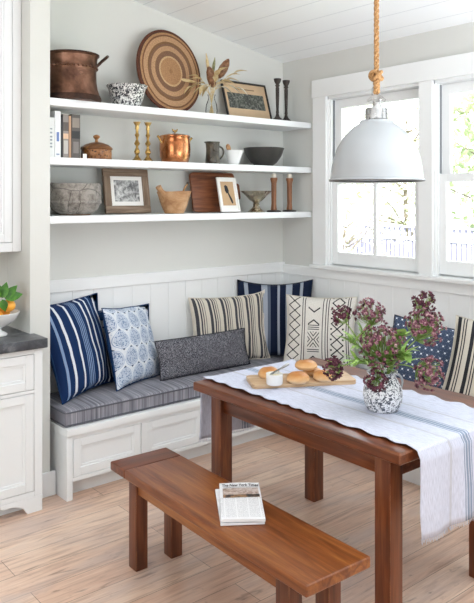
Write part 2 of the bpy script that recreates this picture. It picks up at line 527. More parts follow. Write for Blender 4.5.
def orange_mat():
    m, nt, b = newmat('orange_peel', .38)
    v = coords(nt); setc(nt, b, ramp(nt, noise(nt, v, 12, 2), [(.3, S('#f39a22')), (.7, S('#fbb845'))]))
    bump(nt, b, noise(nt, v, 240, 1), .25, .002); return m
ORANGE = orange_mat()
def leaf_mat(name, a, b_, c, scale=20):
    m, nt, b = newmat(name, .45)
    setc(nt, b, ramp(nt, noise(nt, coords(nt), scale, 3), [(.3, S(a)), (.5, S(b_)), (.7, S(c))])); return m
CITRUS_LEAF = leaf_mat('citrus_leaf', '#24500f', '#3b7418', '#639a2b', 14)
GREEN_LEAF = leaf_mat('bouquet_leaf', '#6c943f', '#99be64', '#c4dd98', 30)
STEM_G = leaf_mat('green_stem', '#6d8a3f', '#8aa656', '#a5bf74', 30)
def petal_mat():
    m, nt, b = newmat('plum_florets', .6)
    setc(nt, b, ramp(nt, noise(nt, coords(nt), 60, 2, .5), [(.32, S('#4d2836')), (.45, S('#744353')), (.57, S('#9a6a76')), (.68, S('#c0a29f'))])); return m
PETAL = petal_mat()
def petal2_mat():
    m, nt, b = newmat('dark_plum_buds', .6)
    setc(nt, b, ramp(nt, noise(nt, coords(nt), 60, 2, .5), [(.32, S('#3c1a28')), (.52, S('#5f2b3c')), (.72, S('#8a5563'))])); return m
PETALD = petal2_mat()
def bun_mat():
    m, nt, b = newmat('baked_crust', .4)
    v = coords(nt); x, y, z = xyz(nt, v)
    n = E(nt, noise(nt, v, 16, 3)) * .02
    setc(nt, b, ramp(nt, (z + n) / .05, [(.1, S('#ead0ab')), (.5, S('#e2b683')), (.85, S('#cf9659')), (1, S('#bd7d42'))])); return m
BUN = bun_mat()
CRUMB = plain('bread_crumb', '#e9cfa4', .9, scale=60, var=.15, bmp=.3)
DRY1 = leaf_mat('dried_straw', '#bfa26c', '#d6bf8e', '#e8d8b2', 30)
DRY2 = leaf_mat('dried_rust_pod', '#5a3826', '#7f5639', '#a07a5a', 60)
DRY3 = leaf_mat('dried_pale_petal', '#cfc7b0', '#ddd6c2', '#e9e4d6', 30)
NEWS = None
def news_mat():
    m, nt, b = newmat('newsprint', .9, spec=.1)
    v = coords(nt); x, y, z = xyz(nt, v)
    ln = ((y * 170).fr() < .45)
    wrd = E(nt, noise(nt, coords(nt, 'Object', (260, 170, 1)), 1, 1)) > .45
    col = ((x * 22 + .5).fr() > .1)
    txt = ln * wrd * col * ((y < .025)) * (y > -.15)
    setc(nt, b, mix(nt, txt * .45, S('#e9e9ea'), S('#6d6e73'))); return m
NEWS = news_mat()
NEWSP = plain('newsprint_blank', '#e6e6e8', .9, scale=30)
INK = plain('printing_ink', '#26262a', .8)
def photo_mat(name, cols, scale, kind='Object', dist=.6):
    m, nt, b = newmat(name, .35)
    setc(nt, b, ramp(nt, noise(nt, coords(nt, kind), scale, 5, .65, dist), cols)); return m
NEWSPIC = photo_mat('newspaper_photo', [(.3, S('#6b5a4e')), (.45, S('#b09a8c')), (.6, S('#d9cdc6')), (.7, S('#8d7060'))], 40)
NEWSPIC2 = photo_mat('newspaper_dark_photo', [(.3, S('#20242c')), (.45, S('#4c4a4a')), (.6, S('#b08a66')), (.7, S('#2c2f36'))], 40)
BWPHOTO = photo_mat('old_photograph', [(.32, S('#2c2c2e')), (.45, S('#6d6d6d')), (.58, S('#bdbdbb')), (.72, S('#e0e0de'))], 26)
CROWD = photo_mat('dark_print', [(.3, S('#262826')), (.48, S('#4a4d48')), (.58, S('#777a72')), (.7, S('#a5a69c'))], 60)
MATBEIGE = plain('aged_paper', '#d3b795', .8, var=.08)
MATWHITE = plain('white_mat_board', '#eceae5', .8, var=.02)
TANPAPER = plain('tan_print_paper', '#bfa07c', .8, var=.05)
BARK = plain('bark', '#7d7268', .9, scale=12, var=.25, bmp=.4)
def glass_mat(name, tint=(1, 1, 1, 1), ior=1.3):
    m = bpy.data.materials.new(name); m.use_nodes = True; nt = m.node_tree; nt.nodes.clear()
    out = nt.nodes.new('ShaderNodeOutputMaterial'); mx = nt.nodes.new('ShaderNodeMixShader')
    tr = nt.nodes.new('ShaderNodeBsdfTransparent'); tr.inputs[0].default_value = tint
    g = nt.nodes.new('ShaderNodeBsdfGlossy'); g.inputs['Roughness'].default_value = .02
    fr = nt.nodes.new('ShaderNodeFresnel'); fr.inputs[0].default_value = ior
    nt.links.new(fr.outputs[0], mx.inputs[0]); nt.links.new(tr.outputs[0], mx.inputs[1])
    nt.links.new(g.outputs[0], mx.inputs[2]); nt.links.new(mx.outputs[0], out.inputs[0])
    return m
PANE = glass_mat('window_glass')
VASEGLASS = glass_mat('clear_vase_glass', (.97, .975, .975, 1), 1.12)

# ------------------------------------------------------------------ room shell
BX, BY = 3.75, 3.97          # window wall face, shelf wall face
SLOPE = .18
def ceil_z(x): return 2.71 + SLOPE * (BX - x)
struct('floor', box((-4.6, -5.2, -.1), (4.0, 4.1, 0)), FLOOR)
x0, x1 = -4.6, 4.0
struct('ceiling', prism([(x0, ceil_z(x0)), (x1, ceil_z(x1)), (x1, ceil_z(x1) + .12), (x0, ceil_z(x0) + .12)], -5.2, 4.12, 'xz'), CEIL)
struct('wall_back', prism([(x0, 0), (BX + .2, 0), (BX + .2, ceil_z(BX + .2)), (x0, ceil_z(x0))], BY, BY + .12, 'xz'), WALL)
struct('wall_stub', prism([(1.556, 0), (1.672, 0), (1.672, ceil_z(1.672)), (1.556, ceil_z(1.556))], 3.655, BY, 'xz'), WALL)
wt = ceil_z(BX) + .02
Y1a, Y1b = 2.688, 3.498        # window 1 opening
Y2a, Y2b = 1.780, 2.590       # window 2 opening
ZS, ZH = 1.165, 2.395
w = bmesh.new()
add_box(w, (BX, -5.2, 0), (BX + .16, BY + .02, ZS))
add_box(w, (BX, -5.2, ZH), (BX + .16, BY + .02, wt))
add_box(w, (BX, Y1b, ZS), (BX + .16, BY + .02, ZH))
add_box(w, (BX, Y2b, ZS), (BX + .16, Y1a, ZH))
add_box(w, (BX, -5.2, ZS), (BX + .16, Y2a, ZH))
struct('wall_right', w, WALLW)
struct('wall_left', prism([(-5.2, 0), (4.1, 0), (4.1, 4.2), (-5.2, 4.2)], -4.72, -4.6, 'yz'), WALL)
struct('wall_front', prism([(x0, 0), (x1, 0), (x1, ceil_z(x1)), (x0, ceil_z(x0))], -5.32, -5.2, 'xz'), WALL)

# window casings
t = bmesh.new()
add_box(t, (BX - .022, 3.495, ZS), (BX + .004, 3.627, ZH - .0), .003)
add_box(t, (BX - .022, 2.588, ZS), (BX + .004, 2.690, ZH), .003)
add_box(t, (BX - .022, 1.63, ZS), (BX + .004, 1.775, ZH), .003)
add_box(t, (BX - .028, 1.61, ZH), (BX + .004, 3.632, 2.525), .003)
struct('trim_1', t, TRIM)
t = bmesh.new()
add_box(t, (BX - .055, 1.59, 1.138), (BX + .10, 3.632, 1.1655), .006)
struct('trim_2', t, TRIM)

def make_window(n, ya, yb, label):
    root = bpy.data.objects.new(f'window_{n}', None); C.objects.link(root); root['kind'] = 'structure'
    root.location = (BX, (ya + yb) / 2, ZS)
    h = (yb - ya) / 2; H = ZH - ZS
    fr = bmesh.new()   # jamb lining and stops
    for s in (-1, 1):
        add_box(fr, (.0, s * h - .012, 0), (.15, s * h + .012, H)); add_box(fr, (.012, s * (h - .010) - .012, 0), (.03, s * (h - .010) + .012, H))
    add_box(fr, (.0, -h, H - .02), (.15, h, H + .01)); add_box(fr, (.06, -h, 0), (.16, h, .012))
    struct('window_frame', fr, TRIM, root)
    tk = bmesh.new()
    for s in (-1, 1): add_box(tk, (.046, s * (h - .0125) - .0012, 1.81 - ZS), (.066, s * (h - .0125) + .0012, H - .024))
    struct('sash_track', tk, plain('grey_sash_track', '#7b7f84', .5), root)
    def sash(nm, xa, xb, z0, z1, bot, top):
        b = bmesh.new(); hw = h - .013; st = .055
        for s in (-1, 1):
            ys = sorted((s * hw, s * (hw - st))); add_box(b, (xa, ys[0], z0), (xb, ys[1], z1), .001, 1)
        add_box(b, (xa, -hw + st, z0), (xb, hw - st, z0 + bot), .001, 1); add_box(b, (xa, -hw + st, z1 - top), (xb, hw - st, z1), .001, 1)
        add_box(b, (xa + .006, -.015, z0 + bot - .002), (xb - .006, .015, z1 - top + .002), .002, 1)
        o = struct(nm, b, TRIM, root)
        struct('window_pane', box(((xa + xb) / 2 - .002, -hw + .03, z0 + .02), ((xa + xb) / 2 + .002, hw - .03, z1 - .02)), PANE, o)
    sash('lower_sash', .032, .068, .012, 1.804 - ZS, .085, .048)
    sash('upper_sash', .074, .108, 1.765 - ZS, H - .022, .045, .062)
make_window(1, Y1a, Y1b, '')
make_window(2, Y2a, Y2b, '')

# wainscot: vertical boards with narrow grooves, flat cap rail
def wains(n, x_or_y0, x_or_y1, axis):
    b = bmesh.new(); p = .142; x = x_or_y0; L = x_or_y1
    while x < L - .001:
        e = min(x + p, L)
        if axis == 'x': add_box(b, (x + .0004, BY - .014, .02), (e - .0004, BY + .002, 1.09), .0013, 1)
        else: add_box(b, (BX - .014, x + .0004, .02), (BX + .002, e - .0004, 1.09), .0013, 1)
        x = e
    if axis == 'x':
        add_box(b, (x_or_y0, BY - .009, .02), (L, BY + .002, 1.09)); add_box(b, (x_or_y0, BY - .024, 1.082), (L, BY + .002, 1.157), .003)
    else:
        add_box(b, (BX - .009, x_or_y0, .02), (BX + .002, L, 1.09)); add_box(b, (BX - .024, x_or_y0, 1.07), (BX + .002, L, 1.142), .003)
    struct(f'trim_{n}', b, WAINS)
wains(3, 1.672, BX, 'x'); wains(4, .2, BY, 'y')
b = bmesh.new(); add_box(b, (1.55, 3.64, 0), (1.70, 3.657, .135), .004)
struct('baseboard_stub', b, WHITE)
b = bmesh.new(); add_box(b, (-4.6, -5.2, 0), (-4.585, 3.97, .135), .004)
struct('baseboard_left', b, WHITE)
b = bmesh.new(); add_box(b, (BX - .018, -5.2, 0), (BX + .002, .2, .135), .004)
struct('baseboard_right', b, WHITE)

# ------------------------------------------------------------------ shelves
for z, lab in ((2.216, 'thick white wall shelf, topmost of the three, under the copper cauldron'),
               (1.884, 'thick white wall shelf, middle of the three, holding books and copper pot'),
               (1.553, 'thick white wall shelf, lowest of the three, above the wainscot')):
    o = obj('wall_shelf', box((-1.038, -.156, -.042), (1.038, .157, 0), .003), WHITE, loc=(2.7105, 3.812, z))
    tag(o, lab, 'shelf', 'white shelves in the wall niche')

# ------------------------------------------------------------------ window seat
def shaker(b, X0, X1, Z0, Z1, fy):
    """framed panel whose face sits at y = fy, normal -y"""
    fw = .045
    add_box(b, (X0, fy, Z0), (X0 + fw, fy + .02, Z1), .002, 1); add_box(b, (X1 - fw, fy, Z0), (X1, fy + .02, Z1), .002, 1)
    add_box(b, (X0 + fw, fy, Z0), (X1 - fw, fy + .02, Z0 + fw), .002, 1); add_box(b, (X0 + fw, fy, Z1 - fw), (X1 - fw, fy + .02, Z1), .002, 1)
    add_box(b, (X0 + fw, fy + .012, Z0 + fw), (X1 - fw, fy + .02, Z1 - fw))
    # stepped moulding
    q = .012
    for a in ((X0 + fw, Z0 + fw, X0 + fw + q, Z1 - fw), (X1 - fw - q, Z0 + fw, X1 - fw, Z1 - fw), (X0 + fw + q, Z0 + fw, X1 - fw - q, Z0 + fw + q), (X0 + fw + q, Z1 - fw - q, X1 - fw - q, Z1 - fw)):
        add_box(b, (a[0], fy + .006, a[1]), (a[2], fy + .0125, a[3]))
SEAT = thing('window_seat', 'built-in white L-shaped banquette base with framed panels under the grey cushions', 'bench', (1.705, 3.513, 0))
SX0, SY0 = 1.705, 3.513
b = bmesh.new()
add_box(b, (.006, .018, .105), (BX - SX0 - .02, .02 + .42, .351))
add_box(b, (3.30 - SX0, -2.7, .106), (BX - SX0 - .021, .0175, .3505))
obj('carcass', b, WHITE, SEAT, smooth=False)
b = bmesh.new()
add_box(b, (.055, .085, 0), (BX - SX0 - .03, .12, .11)); add_box(b, (3.365 - SX0, -2.65, 0), (3.40 - SX0, .10, .11))
obj('toe_kick', b, WHITE, SEAT, smooth=False)
b = bmesh.new()
add_box(b, (-.004, -.012, .353), (BX - SX0 - .026, .43, .393), .004)
add_box(b, (3.275 - SX0, -2.72, .3531), (BX - SX0 - .026, -.0121, .3929), .004)
obj('seat_board', b, WHITE, SEAT)
b = bmesh.new()
add_box(b, (0, 0, 0), (.035, .03, .352), .002); add_box(b, (0, .03, 0), (.02, .44, .352))
obj('end_panel', b, WHITE, SEAT)
b = bmesh.new()
for k in range(4):
    add_box(b, (.49 + k * .46 - .016 if k < 3 else 1.56, .0, .1222), (.49 + k * .46 + .016 if k < 3 else 1.59, .02, .3318), .001, 1)
add_box(b, (.036, .0, .332), (1.59, .0185, .3505), .001, 1); add_box(b, (.036, 0, .1), (1.59, .0185, .122), .001, 1)
obj('face_frame', b, WHITE, SEAT)
for k in range(3):
    b = bmesh.new(); X0 = .04 + k * .463
    shaker(b, X0, X0 + .43, .124, .330, .002)
    obj('drawer_front', b, WHITE, SEAT)
for k in range(4):
    b = bmesh.new(); shaker(b, 0, .50, .124, .330, 0)
    bmesh.ops.rotate(b, verts=b.verts[:], cent=(0, 0, 0), matrix=Matrix.Rotation(R(-90), 3, 'Z'))
    bmesh.ops.translate(b, verts=b.verts[:], vec=(3.281 - SX0, -.07 - k * .54, 0))
    obj('drawer_front', b, WHITE, SEAT)

def cushion(name, lo, hi, mat, label, pipe=True):
    lo = Vector(lo); hi = Vector(hi); s = hi - lo
    t = thing(name, label, 'cushion', (lo + Vector((s.x / 2, s.y / 2, 0))), group='grey window seat cushions')
    a = Vector((-s.x / 2, -s.y / 2, 0)); c = Vector((s.x / 2, s.y / 2, s.z))
    b = bmesh.new(); add_box(b, a, c, .016, 4)
    # soft crown on top
    bmesh.ops.subdivide_edges(b, edges=[e for e in b.edges if e.calc_length() > .3], cuts=10, use_grid_fill=True)
    for v in b.verts:
        if v.co.z > s.z * .7:
            fx = 1 - (2 * v.co.x / s.x) ** 2; fy = 1 - (2 * v.co.y / s.y) ** 2
            v.co.z += .012 * max(0, fx) ** .3 * max(0, fy) ** .5
            v.co.z += .003 * mnoise.noise(v.co * 6)
    obj('cover', b, mat, t)
    for z in (.012, s.z - .010):
        i = .005; rc = .02; pts = []
        for cx, cy, a0 in ((c.x - rc, c.y - rc, 0), (a.x + rc, c.y - rc, 90), (a.x + rc, a.y + rc, 180), (c.x - rc, a.y + rc, 270)):
            for k in range(5): 
                an = R(a0 + 22.5 * k); pts.append((cx + (rc - .001) * math.cos(an), cy + (rc - .001) * math.sin(an), z))
        obj('piping', tube(pts, .0045, 6, closed=True), PIPING, t)
    return t
CT = .484
cushion('seat_cushion', (1.705, 3.532, .394), (3.728, 3.945, CT), CUSH_B, 'long grey striped seat cushion along the shelf wall')
cushion('seat_cushion', (3.30, .9, .394), (3.72, 3.522, CT), CUSH_R, 'grey striped seat cushion along the window wall behind the table')

# ------------------------------------------------------------------ pillows
from mathutils.bvhtree import BVHTree
from mathutils import Euler
PRESSED = []
def remember(bm, M):
    c = bm.copy(); c.transform(M); bmesh.ops.recalc_face_normals(c, faces=c.faces[:])
    PRESSED.append(BVHTree.FromBMesh(c)); c.free()
def press(bm, M, soft=True):
    """let a soft pillow give way to the walls, cushions and pillows it leans on"""
    Mi = M.inverted()
    for v in bm.verts:
        w = M @ v.co
        for t in (PRESSED if soft else PRESSED[:2]):
            q, nn, i, d = t.find_nearest(w, .2)
            if q is not None and -.05 < (w - q).dot(nn) < .003: w = q + nn * .003
        w.y = min(w.y, BY - .0285); w.x = min(w.x, BX - .0285)
        if w.y > 3.64: w.x = max(w.x, 1.678)
        v.co = Mi @ w
for o in [o for o in bpy.data.objects if o.name.startswith('seat_cushion')]:
    for ch in o.children:
        if ch.name.startswith('cover'):
            c = bmesh.new(); c.from_mesh(ch.data); remember(c, Matrix.Translation(o.location)); c.free()
def pillow(label, w, h, t, mats, loc, yaw, lean=-14, roll=0, seed=0, n=22, pinch=.075, group='throw pillows on the window seat', cat='pillow', sag=0.0, soft=True):
    bm = bmesh.new(); uvl = bm.loops.layers.uv.new('UVMap')
    rnd = random.Random(seed); off = Vector((rnd.random() * 20, rnd.random() * 20, rnd.random() * 20))
    G = {}
    for side in (-1, 1):
        for i in range(n + 1):
            for j in range(n + 1):
                u = -1 + 2 * i / n; v = -1 + 2 * j / n
                edge = i in (0, n) or j in (0, n)
                if edge and side == 1: G[side, i, j] = G[-1, i, j]; continue
                x = w / 2 * u * (1 - pinch * (1 - v * v)); z = h / 2 * v * (1 - pinch * (1 - u * u))
                prof = max(0, (1 - u * u) * (1 - v * v)) ** .42
                y = side * t / 2 * prof
                p = Vector((x, y, z))
                wr = mnoise.noise(p * 7 + off) * .012 + mnoise.noise(p * 18 + off) * .004
                y += wr * min(1, prof * 2) 
                y += .02 * math.sin(u * 1.7 + off.x) * v * .5
                if v < 0: z *= 1 + .0 
                z -= sag * (1 - u * u) * max(0, v) 
                G[side, i, j] = bm.verts.new((x, y, z + h / 2))
    for side in (-1, 1):
        for i in range(n):
            for j in range(n):
                q = [(i, j), (i + 1, j), (i + 1, j + 1), (i, j + 1)]
                if side == 1: q.reverse()
                f = bm.faces.new([G[side, a, c] for a, c in q]); f.material_index = 0 if side == -1 else (1 if len(mats) > 1 else 0)
                for lp, (a, c) in zip(f.loops, q): lp[uvl].uv = (a / n, c / n)
    M = Matrix.Translation(loc) @ Euler((R(lean), R(roll), R(yaw))).to_matrix().to_4x4()
    press(bm, M, soft); remember(bm, M)
    th = thing('throw_pillow', label, cat, loc, (R(lean), R(roll), R(yaw)), group)
    b2 = bmesh.new(); pts = []
    idx = [(i, 0) for i in range(n)] + [(n, j) for j in range(n)] + [(n - i, n) for i in range(n)] + [(0, n - j) for j in range(n)]
    pts = [G[-1, i, j].co.copy() for i, j in idx]
    add_tube(b2, pts, .0035, 6, closed=True)
    obj('cover', bm, mats, th, ang=80, fixn=False)
    obj('seam_piping', b2, mats[-1], th)
    return th
zc = CT + .006
pillow('navy blue pillow with white stripes, leftmost on the window seat', .50, .575, .17, [NAVY_STRIPE, NAVY], (1.972, 3.765, zc + .006), 24, -17, -2, 1)
pillow('pale blue medallion print pillow with navy back, beside the navy striped pillow', .48, .50, .15, [MEDAL, NAVY], (2.325, 3.765, zc), 25, -17, 3, 2)
pillow('large dark navy pillow with grey stripes in the corner of the seat', .58, .57, .15, [INK_STRIPE, INKY], (3.435, 3.735, zc), -42, -8, 0, 5, sag=.02)
pillow('cream pillow with grey stripes standing behind the charcoal lumbar pillow', .62, .48, .14, [GREY_STRIPE, CREAM], (3.105, 3.80, zc), -10, -9, 0, 4)
pillow('long low charcoal lumbar pillow with a fine scribble print', .74, .255, .13, [LUMBAR, LUMBAR], (2.805, 3.70, zc), -1, -15, 0, 3, pinch=.04)
pillow('white mud cloth pillow with black geometric marks', .50, .49, .15, [MUD, CREAM], (3.49, 3.335, zc), -55, -12, 0, 6, soft=False)
pillow('navy pillow with white dots behind the plum flowers', .44, .44, .14, [DOTTED, INKY], (3.49, 2.56, zc), -72, -26, 6, 7)
pillow('cream pillow with black stripes at the right edge, beside the dotted pillow', .50, .50, .16, [BLACK_STRIPE, CREAM], (3.44, 2.05, zc), -66, -24, 8, 8)

# ------------------------------------------------------------------ kitchen cabinets at left
KC = thing('base_cabinet', 'white kitchen base cabinet with drawer, panelled door and bracket foot', 'cabinet', (1.562, 3.507, 0))
b = bmesh.new(); add_box(b, (-1.10, .02, .1), (0, .45, .862)); add_box(b, (-1.10, .075, 0), (-.012, .09, .11))
obj('carcass', b, WHITE, KC, smooth=False)
b = bmesh.new()
add_box(b, (-.045, 0, .085), (0, .022, .862), .002, 1); add_box(b, (-1.10, 0, .835), (-.045, .022, .862), .001, 1)
add_box(b, (-1.10, 0, .628), (-.045, .022, .645), .001, 1); add_box(b, (-.56, 0, .115), (-.53, .022, .84), .001, 1)
add_box(b, (-1.10, 0, .085), (-.045, .022, .112), .001, 1)
obj('face_frame', b, WHITE, KC)
pl = [(0, 0), (0, .0845), (-1.10, .0845), (-1.10, .07), (-.24, .07), (-.225, .066), (-.215, .055), (-.17, .058), (-.13, .048), (-.10, .03), (-.083, 0)]
obj('bracket_foot', bev_all(prism(pl, 0, .022, 'xz'), .002, 1), WHITE, KC)
b = bmesh.new(); shaker(b, -.527, -.048, .648, .832, -.001); obj('drawer_front', b, WHITE, KC)
b = bmesh.new(); shaker(b, -.527, -.048, .115, .625, -.001); obj('door', b, WHITE, KC)
b = bmesh.new(); shaker(b, -1.09, -.563, .115, .625, -.001); obj('door', b, WHITE, KC)
b = bmesh.new(); shaker(b, -1.09, -.563, .648, .832, -.001); obj('drawer_front', b, WHITE, KC)
o = obj('countertop', add_box(box((-1.12, -.028, 0), (.018, .146, .05), .004), (-1.12, .14, .0), (-.009, .462, .0499), .0), COUNTER, loc=(1.562, 3.507, .864))
tag(o, 'dark grey stone worktop on the white base cabinet', 'countertop')
UC = thing('upper_cabinet', 'white wall cabinet with framed door at the left edge above the worktop', 'cabinet', (1.554, 3.77, 1.357))
hz = ceil_z(1.56) - 1.357 - .005
b = bmesh.new(); add_box(b, (-1.10, .02, 0), (0, .195, hz)); obj('carcass', b, WHITE, UC, smooth=False)
b = bmesh.new(); add_box(b, (-.05, 0, 0), (0, .022, hz), .002, 1); add_box(b, (-1.1, 0, 0), (-.05, .022, .05), .002, 1); add_box(b, (-.60, 0, .05), (-.56, .022, hz), .002, 1)
obj('face_frame', b, WHITE, UC)
b = bmesh.new(); shaker(b, -.557, -.053, .053, hz - .05, -.001); obj('door', b, WHITE, UC)
b = bmesh.new(); shaker(b, -1.09, -.603, .053, hz - .05, -.001); obj('door', b, WHITE, UC)

# compote with oranges
CP = (1.398, 3.72, .9145)
prof = [(0, 0), (.052, 0), (.055, .006), (.045, .014), (.026, .024), (.022, .034), (.03, .044), (.06, .056), (.095, .082), (.112, .112), (.119, .124), (.115, .126), (.108, .116), (.09, .088), (.056, .064), (0, .056)]
o = obj('footed_bowl', lathe(prof, 48), PORC, loc=CP); tag(o, 'white footed fruit bowl on the dark worktop', 'bowl')
def sphere(r, sz=.93, wob=.02, seed=0, n=24):
    b = bmesh.new(); bmesh.ops.create_uvsphere(b, u_segments=n, v_segments=n // 2, radius=r)
    for v in b.verts:
        v.co *= 1 + wob * mnoise.noise(v.co * (.5 / r) + Vector((seed, 0, 0))); v.co.z *= sz
    return b
ors = [((.050, -.036, .160), 'orange at the right of the fruit pile, beside the lowest leaf'),
       ((-.020, -.050, .108), 'orange low at the front rim of the fruit bowl'),
       ((-.023, -.014, .176), 'orange on top of the pile at the left edge of the picture'),
       ((-.052, .03, .116), 'orange at the left back of the fruit bowl'),
       ((.045, .022, .116), 'orange at the back of the fruit bowl under the leaves')]
for k, (p, l) in enumerate(ors):
    t = thing('orange', l, 'orange', Vector(CP) + Vector(p), (R(20 * k), R(15 * k), k), 'oranges in the footed bowl')
    obj('peel', sphere(.036, .94, .04, k), ORANGE, t)
    obj('stem_end', lathe([(0, .0345), (.003, .0345), (.0035, .0335), (.0, .032)], 8), STEM_G, t)
def leaf_bm(L, W, fold=.25, droop=.3, n=8):
    b = bmesh.new(); rows = []
    for i in range(n + 1):
        t = i / n; wv = W * math.sin(math.pi * min(1, t ** .8)) ** .9 * .5 if 0 < i < n else .0008
        x = L * t; z = -droop * L * t * t
        rows.append([b.verts.new((x, -wv, z + fold * wv)), b.verts.new((x, 0, z)), b.verts.new((x, wv, z + fold * wv))])
    for a, c in zip(rows, rows[1:]):
        for k in (0, 1): b.faces.new((a[k], a[k + 1], c[k + 1], c[k]))
    return b
def place_leaf(name, bm, base, dirv, mat, parent, roll=0):
    d = Vector(dirv).normalized()
    q = d.to_track_quat('X', 'Z')
    o = obj(name, bm, mat, parent, ang=80)
    o.rotation_mode = 'QUATERNION'; o.rotation_quaternion = q @ Matrix.Rotation(roll, 4, 'X').to_quaternion(); o.location = base
    return o
def leaf_on(name, bm, base, d, nrm, mat, parent):
    d = Vector(d).normalized(); nrm = Vector(nrm); zz = (nrm - d * nrm.dot(d)).normalized(); yy = zz.cross(d)
    o = obj(name, bm, mat, parent, ang=80)
    M = Matrix((d, yy, zz)).transposed()
    o.rotation_mode = 'QUATERNION'; o.rotation_quaternion = M.to_quaternion(); o.location = base
    return o
sp = thing('citrus_sprig', 'sprig of glossy green citrus leaves lying on the oranges', 'leaves', Vector(CP) + Vector((.008, -.045, .203)))
obj('twig', tube([(-.045, .03, .012), (-.02, .01, .008), (.01, -.005, .006), (.03, -.012, .004)], .0022, 6), STEM_G, sp)
for bp, d, L, W in (((.01, -.02, .0), (.85, -.25, .25), .095, .056), ((0, -.01, .004), (.2, -.1, .95), .085, .05), ((-.02, -.01, 0), (-.45, -.2, .85), .085, .05),
                    ((.02, -.01, .003), (.55, -.25, .75), .085, .048), ((.0, -.012, -.004), (.12, -.30, -.95), .065, .045), ((-.03, -.02, 0), (-.9, -.3, .3), .08, .046), ((.0, .0, .004), (-.1, .3, .9), .075, .046)):
    leaf_on('leaf', leaf_bm(L, W, .2, .2), bp, d, (-.4, -.85, .45), CITRUS_LEAF, sp)

# ------------------------------------------------------------------ table, runner, bench
TH = .75; TROT = R(-.6)
TB = thing('dining_table', 'reddish brown wooden farmhouse dining table with a white runner', 'table', (2.440, 2.150, 0), TROT)
hl, hw = .630, .425
b = bmesh.new(); add_box(b, (-hw, -hl, TH - .042), (hw, hl, TH), .009, 3)
bmesh.ops.subdivide_edges(b, edges=[e for e in b.edges if e.calc_length() > .5], cuts=24, use_grid_fill=False)
for v in b.verts:
    v.co.x += .003 * mnoise.noise(Vector((v.co.y * 9, v.co.z * 3, v.co.x))); v.co.y += .003 * mnoise.noise(Vector((v.co.x * 9, 3, v.co.y)))
obj('tabletop', b, TABLE_W, TB)
for sx in (-1, 1):
    for sy in (-1, 1):
        x = -.375 if sx < 0 else .363; y = (.548 if sy > 0 else -.545) + (.028 if sx > 0 else 0)
        obj('leg', box((min(x, x - sx * .074), min(y, y - sy * .074), 0), (max(x, x - sx * .074), max(y, y - sy * .074), TH - .040), .005, 2), LEG_W, TB)
for sx in (-1, 1):
    x = -.355 if sx < 0 else .341; obj('apron', box((min(x, x - sx * .022), -.48, TH - .132), (max(x, x - sx * .022), .48, TH - .040), .003), TABLE_W, TB)
for sy in (-1, 1):
    y = sy * .535; obj('apron', box((-.305, min(y, y - sy * .022), TH - .132), (.305, max(y, y - sy * .022), TH - .040), .003), TABLE_W, TB)

# runner : over the top and down both ends
def runner():
    b = bmesh.new(); uvl = b.loops.layers.uv.new('UVMap')
    xa, xb = -.352, .245; top = TH + .0045; over = hl + .012
    path = []                                  # (y, z, kind)
    drop = .30
    N = 16
    for i in range(N): path.append((over + .008, top - .012 - drop * (1 - i / N), 1))
    for k in range(5): a = R(90 * k / 5); path.append((over + .008 - .012 * (1 - math.cos(a)), top - .012 + .012 * math.sin(a), 0))
    M_ = 60
    for i in range(M_ + 1): path.append((over - .004 - (2 * over - .008) * i / M_, top, 2))
    for k in range(1, 6): a = R(90 * k / 5); path.append((-(over - .004) - .012 * math.sin(a), top - .012 * (1 - math.cos(a)), 0))
    for i in range(1, N + 1): path.append((-(over + .008), top - .012 - drop * i / N, -1))
    nx = 40; g = []
    tot = len(path)
    for k, (y, z, kd) in enumerate(path):
        row = []
        for i in range(nx + 1):
            u = i / nx; x = xa + (xb - xa) * u; yy, zz = y, z
            if kd == 2:                        # ruffled side edges
                e = max(0, 1 - min(u, 1 - u) / .10)
                zz += e * .0075 * (1 + math.sin(y * 62 + 2 * math.sin(y * 9) + (0 if u < .5 else 2))) * .5
                x += (-1 if u < .5 else 1) * e * .006 * math.sin(y * 62 + 1.4 + 2 * math.sin(y * 9))
                zz += .0012 * (1 + mnoise.noise(Vector((x * 9, y * 9, 0))))
            elif kd in (1, -1):
                f = min(1, (top - z) / drop)
                yy += kd * (.010 + .014 * f * (1 + math.sin(u * 19 + kd)) * .5)
                x += .01 * f * mnoise.noise(Vector((u * 4, z * 8, kd))) - kd * (-1) * .0
                if k in (0, tot - 1): zz += .012 * mnoise.noise(Vector((u * 40, 3, kd))) - .006
                if kd == -1: x += .03 * f * (.5 - u) * 0 
            row.append(b.verts.new((x, yy, zz)))
        g.append(row)
    for k in range(tot - 1):
        for i in range(nx):
            f = b.faces.new((g[k][i], g[k][i + 1], g[k + 1][i + 1], g[k + 1][i]))
            for lp, (kk, ii) in zip(f.loops, ((k, i), (k, i + 1), (k + 1, i + 1), (k + 1, i))): lp[uvl].uv = (ii / nx, kk / tot)
    fr = [bmesh.new(), bmesh.new()]; rnd = random.Random(3)
    for row, s in ((g[0], 1), (g[-1], -1)):
        for v, v2 in zip(row, row[1:]):
            for q in (0, .33, .66):
                p = v.co.lerp(v2.co, q); L = .008 + .012 * rnd.random()
                add_tube(fr[0 if s > 0 else 1], [p + Vector((0, 0, .003)), p + Vector((rnd.uniform(-.004, .004), s * .002, -L))], .0011, 3, cap=False)
    return b, fr[0], fr[1]
RN = thing('table_runner', 'white linen table runner with blue centre stripe and ruffled edges on the table', 'table runner', (2.440, 2.150, 0), TROT)
b, fr, fr2 = runner()
ro = obj('cloth', b, RUNNER, RN, ang=80)
sm = ro.modifiers.new('thick', 'SOLIDIFY'); sm.thickness = .0016; sm.offset = 1
FRG = plain('runner_fringe', '#d5d8e4', .9)
obj('fringe', fr, FRG, RN); obj('fringe', fr2, FRG, RN)

